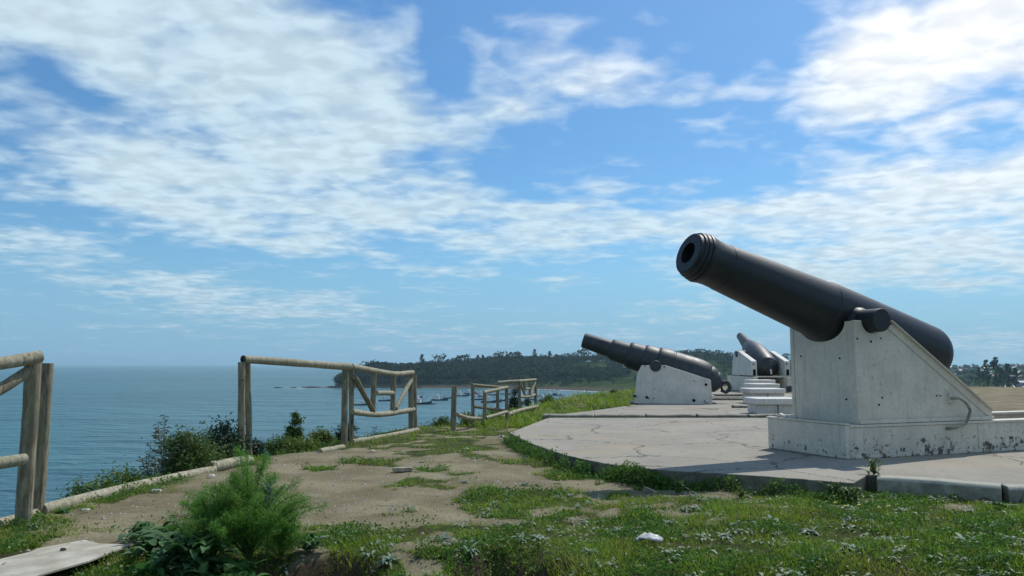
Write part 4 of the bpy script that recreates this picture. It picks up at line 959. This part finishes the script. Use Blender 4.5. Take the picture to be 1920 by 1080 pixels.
for j, (px, d, top, hw) in enumerate([(1075, 25, 760, 34), (1110, 26.5, 752, 34), (1145, 27.5, 746, 30), (1180, 28.5, 741, 26), (1050, 23.5, 766, 26), (1165, 25, 753, 30), (1125, 23.6, 760, 26)]):
    shrub(px, d, top, hw, 1700, .022, L_OLIVE if j % 2 else L_MID, 'low leafy growth on the green bank, ' + ['far left patch', 'left middle patch', 'middle patch', 'patch against the white carriage', 'lowest left patch', 'lower right patch', 'lower middle patch'][j], z0=-.1, name='ground_plant', clumps=22, grp='plants on the green bank')

# fennel and broad leaf weeds in the left foreground
def fennel(p, h, w_, n_st, seed, lab):
    o = thing('fennel_plant', p, lab, 'plant'); r = np.random.default_rng(seed); b = MB(); A_ = []; B_ = []
    for k in range(n_st):
        a = r.uniform(0, 6.28); rad = w_ * r.uniform(.15, 1.0); hh = h * r.uniform(.6, 1.0) * (1.0 - .45 * rad / w_)
        tip = Vector((math.cos(a) * rad, math.sin(a) * rad, hh)); pts = [p + Vector((tip.x * t_ ** 1.4, tip.y * t_ ** 1.4, tip.z * t_ - .22 * hh * t_ ** 4)) for t_ in np.linspace(0, 1, 8)]
        b.tube(pts, list(np.linspace(.006, .0015, 8)), 5)
        for j in range(430):
            t_ = .30 + .72 * r.random() ** .8; q = min(t_, .999) * 7; i0 = int(q); c = pts[i0].lerp(pts[min(i0 + 1, 7)], q - i0)
            dirv = Vector((r.normal(), r.normal(), r.normal() + .5)).normalized(); L_ = (.022 + .06 * (1.05 - t_)) * r.uniform(.4, 1.3)
            c = c + Vector((r.normal(), r.normal(), r.normal())) * (.012 + .03 * (1.05 - t_))
            A_.append(c); B_.append(c + dirv * L_)
    V = []; F = []
    for a, c in zip(A_, B_):
        sd = (c - a).cross(Vector((r.normal(), r.normal(), r.normal()))).normalized() * .0015; i = len(V); V += [a - sd, a + sd, c + sd * .4, c - sd * .4]; F.append((i, i + 1, i + 2, i + 3))
    np_mesh('frond', np.array([tuple(v) for v in V]), np.array(F), L_FENN, o); b.build('stem', L_MID, o, smooth=True); return o
def gp(px, py): p = atz(px, py, 0); return Vector((p.x, p.y, gz(p.x, p.y)))
fennel(gp(465, 1050), .98, .50, 44, 1, 'large feathery green fennel clump in the left foreground')
fennel(gp(400, 1058), .72, .36, 26, 5, 'lower spreading fennel clump left of the large one')
fennel(gp(525, 1045), .42, .22, 9, 9, 'small fennel clump right of the large one')
def leaf_blade(V, F, base, d_, L_, w_, curve, r):
    up = Vector((0, 0, 1)); sd = d_.cross(up).normalized(); i = len(V); n = 5
    for k in range(n):
        t_ = k / (n - 1); wv = w_ * math.sin(math.pi * min(.12 + t_ * .86, 1)) * (1 if k < n - 1 else .1)
        c = base + d_ * L_ * t_ + up * (-curve * L_ * t_ * t_); V += [c - sd * wv + up * wv * .35, c, c + sd * wv + up * wv * .35]
    for k in range(n - 1):
        for q in (0, 1): F.append((i + 3 * k + q, i + 3 * k + q + 1, i + 3 * k + 4 + q, i + 3 * k + 3 + q))
def rosette(p, R_, n, lm, lab, name='broadleaf_weed', grp=None, rise=.5, seed=0, wr=.2, sp_=.12, lf=1.0, hz_=.18):
    r = np.random.default_rng(seed); V = []; F = []
    for k in range(n):
        a = r.uniform(0, 6.28); e = r.uniform(.08, rise); d_ = Vector((math.cos(a), math.sin(a), e)).normalized(); L_ = R_ * lf * r.uniform(.5, 1.1)
        leaf_blade(V, F, p + Vector((r.normal() * R_ * sp_, r.normal() * R_ * sp_, .004 + r.random() * R_ * hz_)), d_, L_, L_ * wr * r.uniform(.7, 1.2), r.uniform(.1, .7), r)
    o = np_mesh(name, np.array([tuple(v) for v in V]), np.array(F), lm); tag(o, lab, 'plant', grp); return o
big = [(300, 1040, .22, 26, 'broad-leaved dark weed right of the cardboard sheet'), (262, 1012, .13, 16, 'small bluish weed above the right corner of the cardboard'), (350, 1075, .26, 30, 'dark broad-leaved weed at the bottom edge below the fennel'),
       (430, 1078, .24, 26, 'shaded broad-leaved weed under the middle of the fennel'), (508, 1070, .20, 20, 'broad-leaved weed under the right side of the fennel'), (580, 1040, .12, 14, 'leafy green weed right of the fennel')]
for j, (x, y, R_, n, lab) in enumerate(big): rosette(gp(x, y), R_ * 1.1, n * 7, L_BROAD, lab, sp_=.30, lf=.55, hz_=.6, wr=.24, grp='broad-leaved weeds round the fennel', rise=1.3, seed=j)
# tall pale-leaved stem within the fennel
o = thing('pale_leaved_stem', gp(500, 1050), 'upright stem with pale grey-green leaves rising through the fennel', 'plant'); r = np.random.default_rng(4); V = []; F = []; p0 = gp(500, 1050)
for k in range(26):
    z_ = .18 + .30 * k / 26; a = k * 2.4; e = .4 + 1.1 * k / 26; leaf_blade(V, F, p0 + Vector((0, 0, z_)), Vector((math.cos(a), math.sin(a), e)).normalized(), .09 * r.uniform(.7, 1.3), .017, .25, r)
np_mesh('leaf', np.array([tuple(v) for v in V]), np.array(F), L_SILV, o); b = MB(); b.tube([p0 - ZZ * .02, p0 + ZZ * .27, p0 + Vector((.01, 0, .5))], [.006, .005, .003], 6); b.build('stem', L_MID, o)
sil = [(975, 1018, .13, 'large silvery rosette near the bottom centre right of the dark hollow'), (1010, 1012, .10, 'silvery rosette just right of the large one'), (830, 1018, .11, 'silvery rosette above the left of the dark hollow'), (880, 1040, .12, 'silvery rosette hanging over the dark hollow'),
       (730, 1050, .11, 'pale green rosette on the eroded bank'), (640, 1005, .08, 'small silvery rosette above the eroded soil'), (1085, 955, .08, 'flat silvery rosette in the middle of the grass'), (1160, 1000, .10, 'silvery weed left of the white plastic scrap'),
       (1255, 995, .09, 'silvery weed above the white plastic scrap'), (1300, 935, .09, 'silvery weed near the triangular stone'), (1400, 930, .09, 'silvery weed in front of the dark platform edge'), (1450, 1000, .11, 'silvery weed in the mid right grass'),
       (1360, 1025, .10, 'silvery weed right of the white plastic scrap'), (1520, 1020, .12, 'bluish silvery weed low in the right grass'), (1590, 965, .11, 'silvery weed cluster below the kerb start'), (1690, 975, .10, 'silvery weed beside yellow flowers'),
       (1815, 1040, .13, 'large silvery weed near the bottom right'), (1880, 965, .17, 'dark blue-green spiky rosette near the right edge'), (1900, 1040, .14, 'silvery weed at the bottom right corner'), (1755, 945, .14, 'dark leafy tuft against the long kerb stone'),
       (1600, 1055, .12, 'silvery weed on the bottom edge right of centre'), (1110, 1050, .09, 'silvery weed on the bottom edge near the centre'), (870, 905, .07, 'greyish weed on the dirt by the grass border'), (120, 960, .14, 'dark tuft at the foot of the left fence post'), (60, 990, .10, 'small pale weeds by the left fence foot'), (985, 910, .08, 'greyish weed at the edge of the dirt')]
for j, (x, y, R_, lab) in enumerate(sil):
    lm = L_BROAD if 'dark' in lab.split(' ')[0] else L_SILV
    rosette(gp(x, y), R_ * .8, 26, lm, lab, 'weed_rosette', 'weed rosettes in the grass', .9, j + 50, .14)
# tufts along the slab edge
for j, (x, y, h_, lab) in enumerate([(1560, 905, .10, 'bright green weed against the platform edge near the kerb start'), (1635, 890, .09, 'weed sprouting at the end of the long kerb stone'), (1590, 912, .10, 'leafy weed in the corner between platform and kerb'), (1270, 893, .08, 'weed against the dark platform edge'), (1385, 900, .06, 'little weed on the shaded platform edge')]):
    p = atz(x, y, SZ); p.y -= .05; p.z = gz(p.x, p.y) if j != 1 else SZ - .01; rosette(p, h_ * 1.9, 60, L_MID, lab, 'edge_weed', 'weeds along the platform edge', 2.5, j + 90, .13, sp_=.14, lf=.6, hz_=.7)

# grass: short blades, one object
def blades(n, xr, yr, hmin, hmax, wid, seed, thr=.35, fn=None, far=False):
    r = np.random.default_rng(seed); yy = yr[0] + (yr[1] - yr[0]) * r.random(n) ** 1.35; x = (xr[0] + (xr[1] - xr[0]) * r.random(n)); x = x * (yy / yr[1] if far else 1) ; y = yy
    m_ = grass_mask(x, y) if fn is None else fn(x, y)
    k = (r.random(n) < (m_ - .12) * 1.3) & (crest_sd(x, y) < .35)
    for poly in (slabA, slabB, CARD_POLY): k &= ~in_poly(x, y, poly)
    x, y, m_ = x[k], y[k], m_[k]; n = len(x); z = ground_z(x, y)
    cl_ = fbm(x * 3.5 + 40, y * 3.5, 3)
    h = (hmin + (hmax - hmin) * r.random(n) ** 2) * (.35 + 1.5 * np.clip((cl_ - .32) * 2.6, 0, 1)); a = r.uniform(0, 6.28, n); ln = r.uniform(.2, 1.7, n) * h
    dx, dy = np.cos(a), np.sin(a); w_ = wid * r.uniform(.6, 1.5, n)
    b0 = np.stack([x - dy * w_, y + dx * w_, z - .004], -1); b1 = np.stack([x + dy * w_, y - dx * w_, z - .004], -1)
    t1 = np.stack([x + dx * ln + dy * w_ * .45, y + dy * ln - dx * w_ * .45, z + h], -1); t0 = np.stack([x + dx * ln - dy * w_ * .45, y + dy * ln + dx * w_ * .45, z + h], -1)
    V = np.stack([b0, b1, t1, t0], 1).reshape(-1, 3); return V, np.arange(4 * n).reshape(n, 4)
def join(L_):
    VV = []; FF = []; o = 0
    for v, f in L_: VV.append(v); FF.append(f + o); o += len(v)
    return np.concatenate(VV), np.concatenate(FF)
V, F = join([blades(330000, (-4.3, 6.2), (4.1, 9.5), .008, .034, .0024, 1), blades(50000, (-4, 7), (9, 16), .015, .05, .004, 2), blades(40000, (-2.5, 5.0), (15.5, 33), .03, .11, .008, 3, fn=lambda x, y: np.where(crest_sd(x, y) > -2.6, .95, .0))])
tag(np_mesh('grass', V, F, L_GRASS), 'short green grass and clover covering the foreground in patches', 'grass', kind='stuff')
# broader clover-like leaves
r = np.random.default_rng(8); n = 300000; x = r.uniform(-4.2, 6.2, n); y = 4.1 + 6 * r.random(n) ** 1.2; mm = grass_mask(x, y) * sstep(.42, .6, fbm(x * 2.3 + 3, y * 2.3 + 8, 4)); k = (r.random(n) < mm) & (crest_sd(x, y) < .3)
for poly in (slabA, slabB, CARD_POLY): k &= ~in_poly(x, y, poly)
x, y = x[k], y[k]; P_ = np.stack([x, y, ground_z(x, y) + r.uniform(.004, .045, len(x)) * (.3 + 1.4 * sstep(.4, .62, fbm(x * 5, y * 5, 3)))], -1); v, f = leaf_quads(P_, .0105, r, .2, .7, .6)
tag(np_mesh('clover', v, f, L_CLOV), 'low clover-like ground cover mixed into the grass', 'ground cover', kind='stuff')
# dark fringe along the broken slab edge
VV = []; r = np.random.default_rng(18); pts = []
for i in range(len(slab_near) - 1):
    for k in range(170 if i < 54 else 75): q = slab_near[i].lerp(slab_near[i + 1], r.random()); pts.append((q.x + r.normal() * .04 - .05, q.y - abs(r.normal()) * .10 + .02, r.random()))
P_ = np.array(pts); hh = np.where(P_[:, 0] > 1.6, .06, .085) * (.35 + .9 * fbm(P_[:, 0] * 2.5, P_[:, 1] * 2.5, 3)) ; P_ = np.stack([P_[:, 0], P_[:, 1], ground_z(P_[:, 0], P_[:, 1]) + P_[:, 2] * hh * 1.5 * (.2 + 1.6 * sstep(.35, .65, fbm(P_[:, 0] * 4, P_[:, 1] * 4, 2)))], -1)
v, f = leaf_quads(P_, .016, r, .1, .4, .6); tag(np_mesh('edge_fringe', v, f, L_CLOV), 'thick green weeds fringing the broken edge of the platform', 'ground cover', kind='stuff')
# pebbles, crumbs, dead leaves
b = MB(); r = random.Random(4)
for i in range(2600):
    x = r.uniform(-4, 5.5); y = 4.2 + 7.5 * r.random() ** 1.2
    if in_poly(np.array([x]), np.array([y]), slabA)[0] or crest_sd(np.array([x]), np.array([y]))[0] > 0: continue
    s_ = r.uniform(.004, .016) * (1.6 if r.random() < .06 else 1); z = gz(x, y); vs = [(x + s_ * 1.3 * math.cos(a + r.uniform(-.4, .4)), y + s_ * math.sin(a), z) for a in (0, 1.26, 2.5, 3.77, 5.03)] + [(x, y, z + s_ * .8)]
    b.add(vs, [(k, (k + 1) % 5, 5) for k in range(5)])
tag(b.build('gravel', m_conc('pale_pebble', (.38, .36, .31))), 'scattered pale pebbles and crumbs on the bare earth', 'gravel', kind='stuff')
V = []; F = []; r = np.random.default_rng(31)
for i in range(1500):
    x = r.uniform(-3.5, 6); y = 4.2 + 3.6 * r.random()
    if in_poly(np.array([x]), np.array([y]), slabA)[0]: continue
    if crest_sd(np.array([x]), np.array([y]))[0] > -.1: continue
    a = r.uniform(0, 6.28); leaf_blade(V, F, Vector((x, y, gz(x, y) + r.uniform(.01, .04))), Vector((math.cos(a), math.sin(a), r.uniform(-.1, .5))).normalized(), r.uniform(.02, .07), r.uniform(.002, .006), .2, r)
tag(np_mesh('dry_litter', np.array([tuple(v) for v in V]), np.array(F), L_DRY), 'dry stalks and dead leaves strewn through the grass', 'plant litter', kind='stuff')
V = []; F = []; _n = 0
while _n < 240:
    x0 = r.uniform(-3.3, 6); y0 = 4.3 + 3.9 * r.random() ** 1.3
    if in_poly(np.array([x0]), np.array([y0]), slabA)[0] or in_poly(np.array([x0]), np.array([y0]), CARD_POLY)[0] or grass_mask(np.array([x0]), np.array([y0]))[0] < .4: continue
    _n += 1; R0 = r.uniform(.02, .075)
    for q in range(int(r.integers(5, 20))):
        x = x0 + r.normal() * R0; y = y0 + r.normal() * R0 * .8; a = r.uniform(0, 6.28)
        if in_poly(np.array([x]), np.array([y]), slabA)[0]: continue
        leaf_blade(V, F, Vector((x, y, gz(x, y) + r.uniform(.005, .03))), Vector((math.cos(a), math.sin(a), r.uniform(.1, 1.0))).normalized(), r.uniform(.02, .065), r.uniform(.006, .014), .6, r)
tag(np_mesh('silvery_weeds', np.array([tuple(v) for v in V]), np.array(F), L_SILV), 'scattered small silvery leaves among the grass', 'ground cover', kind='stuff')

# ------------------------------------------------------------------ litter
m, t = mat('cardboard'); c = posc(t); k = t.mix(t.mr(t.noise(c, 5, 6), .35, .7), (.34, .31, .24), (.50, .47, .39)); k = t.mix(t.mr(t.noise(c, 14, 6, .7), .60, .7, 0, .7), k, (.18, .22, .15)); finish(t, k, .85, t.noise(c, 22, 4), .4, .006, .2); CARD = m
cp = [(-60, 1062, .03), (60, 1030, .03), (158, 1012, .05), (186, 1019, .055), (245, 1021, .10), (165, 1052, .09), (60, 1082, .08), (-60, 1120, .04)]
top = []
for (x, y, z_) in cp: top.append(atz(x, y, z_ - .02))
mid = atz(120, 1038, .055); n = len(top); b = MB(); vs = top + [mid] + [p - ZZ * .010 for p in top] + [mid - ZZ * .010]
fs = [(i, (i + 1) % n, n) for i in range(n)] + [((i + 1) % n + n + 1, i + n + 1, 2 * n + 1) for i in range(n)] + [(i, i + n + 1, (i + 1) % n + n + 1, (i + 1) % n) for i in range(n)]
b.add(vs, fs); o = b.build('cardboard_sheet', CARD); tag(o, 'creased tan cardboard sheet lying in the bottom left corner', 'cardboard')
p = atz(118, 1031, .05); tag(lump(p, .022, .014, .012, 5, 7).build('pebble', ROCK, smooth=True), 'single dark pebble lying on the cardboard sheet', 'stone')
PLAS = flatmat('plastic', (.46, .47, .47), .4)
def scrap(px, py, w_, h_, lab, seed, name='plastic_scrap', mt_=None, dz=.02):
    c = gp(px, py); r = random.Random(seed); n = 7; vs = []; fs = []
    for i in range(n):
        for j in range(n):
            ed = r.uniform(-.12, .12); vs.append(c + Vector(((i / (n - 1) - .5 + ed * .6) * w_, (j / (n - 1) - .5 + ed * .5) * w_ * .6, dz + h_ * r.random() * math.sin(math.pi * (i + .5) / n))))
    for i in range(n - 1):
        for j in range(n - 1):
            if (i, j) in ((0, 0), (n - 2, n - 2)) : continue
            fs.append((i * n + j, (i + 1) * n + j, (i + 1) * n + j + 1, i * n + j + 1))
    b = MB(); b.add(vs, fs); o = b.build(name, mt_ or PLAS, smooth=True, angle=80); o.modifiers.new('thickness', 'SOLIDIFY').thickness = .002; tag(o, lab, 'litter'); return o
scrap(1217, 1037, .17, .05, 'crumpled white plastic scrap in the grass near the bottom centre', 1, dz=.04)
scrap(940, 824, .12, .05, 'small white scrap at the tip of the platform', 2); scrap(395, 858 + 38, .09, .02, 'small white scrap on the dirt by the thick edging log', 3, 'paper_scrap'); scrap(160, 963, .07, .02, 'small pale scrap on the dirt left of the path', 4, 'paper_scrap')
scrap(292, 926, .10, .02, 'pale paper scrap beside the grass strip at the edging log', 6, 'paper_scrap'); scrap(697, 847, .10, .02, 'pale paper scrap in the grass under the braced fence', 7, 'paper_scrap'); scrap(925 - 50, 842, .09, .02, 'bluish pale scrap in a grass tuft on the dirt', 8, 'paper_scrap')
p = gp(755, 884); M = Matrix.Rotation(R(8), 3, 'Z'); b = MB(); b.prism([(-.11, -.03), (.0, -.045), (.12, -.015), (.11, .03), (-.02, .05), (-.12, .02)], Matrix.Translation(p + ZZ * .005), .045); tag(b.build('wood_chunk', WOODL, bevel=.006), 'flat pale wood chunk lying alone on the bare dirt', 'wood')
p = gp(1216, 925); b = MB(); b.prism([(-.07, -.02), (.06, -.05), (.075, .03), (-.01, .07)], Matrix.Translation(p) @ Matrix.Rotation(R(24), 4, 'Y'), .045); tag(b.build('broken_stone', m_conc('pale_stone', (.42, .36, .29)), bevel=.005), 'pale triangular broken stone in front of the platform edge', 'stone')
# yellow flowers
for j, (px, py) in enumerate([(1568, 966), (1586, 974), (1612, 972), (1667, 977), (1650, 981), (1768, 929), (1140 - 90, 905)]):
    p = gp(px, py); o = thing('yellow_flower', p, ['yellow flower, leftmost of the group below the kerb', 'yellow flower second from left below the kerb', 'yellow flower in the middle below the kerb', 'yellow flower beside the silvery weed, upper one', 'yellow flower beside the silvery weed, lower one', 'yellow flower against the long kerb stone', 'lone yellow flower at the grass border'][j], 'flower', 'yellow flowers in the grass'); b = MB(); b.tube([p, p + ZZ * .06], .0015, 5); b.build('stem', L_MID, o)
    V = []; F = []
    for a in range(10): leaf_blade(V, F, p + ZZ * .06, Vector((math.cos(a * .63), math.sin(a * .63), .5)).normalized(), .018, .006, .2, r)
    np_mesh('petal', np.array([tuple(v) for v in V]), np.array(F), YELLOW, o)

# ------------------------------------------------------------------ haze
HZ = True
if HZ:
    b = MB(); b.box((0, 26000, 6), (70000 * 1.75, 57000 * 1.25, 84)); o = b.build('haze', bpy.data.materials.new('haze_air')); m = o.data.materials[0]; m.use_nodes = True; t = NT(m.node_tree)
    pv = t.n('VolumePrincipled', {'Color': (.56, .86, 1.0), 'Density': .0001, 'Anisotropy': .25}); t.t.links.new(pv.outputs[0], t.n('OutputMaterial').inputs['Volume'])
    tag(o, 'thin pale sea haze over the bay', 'haze', kind='stuff')
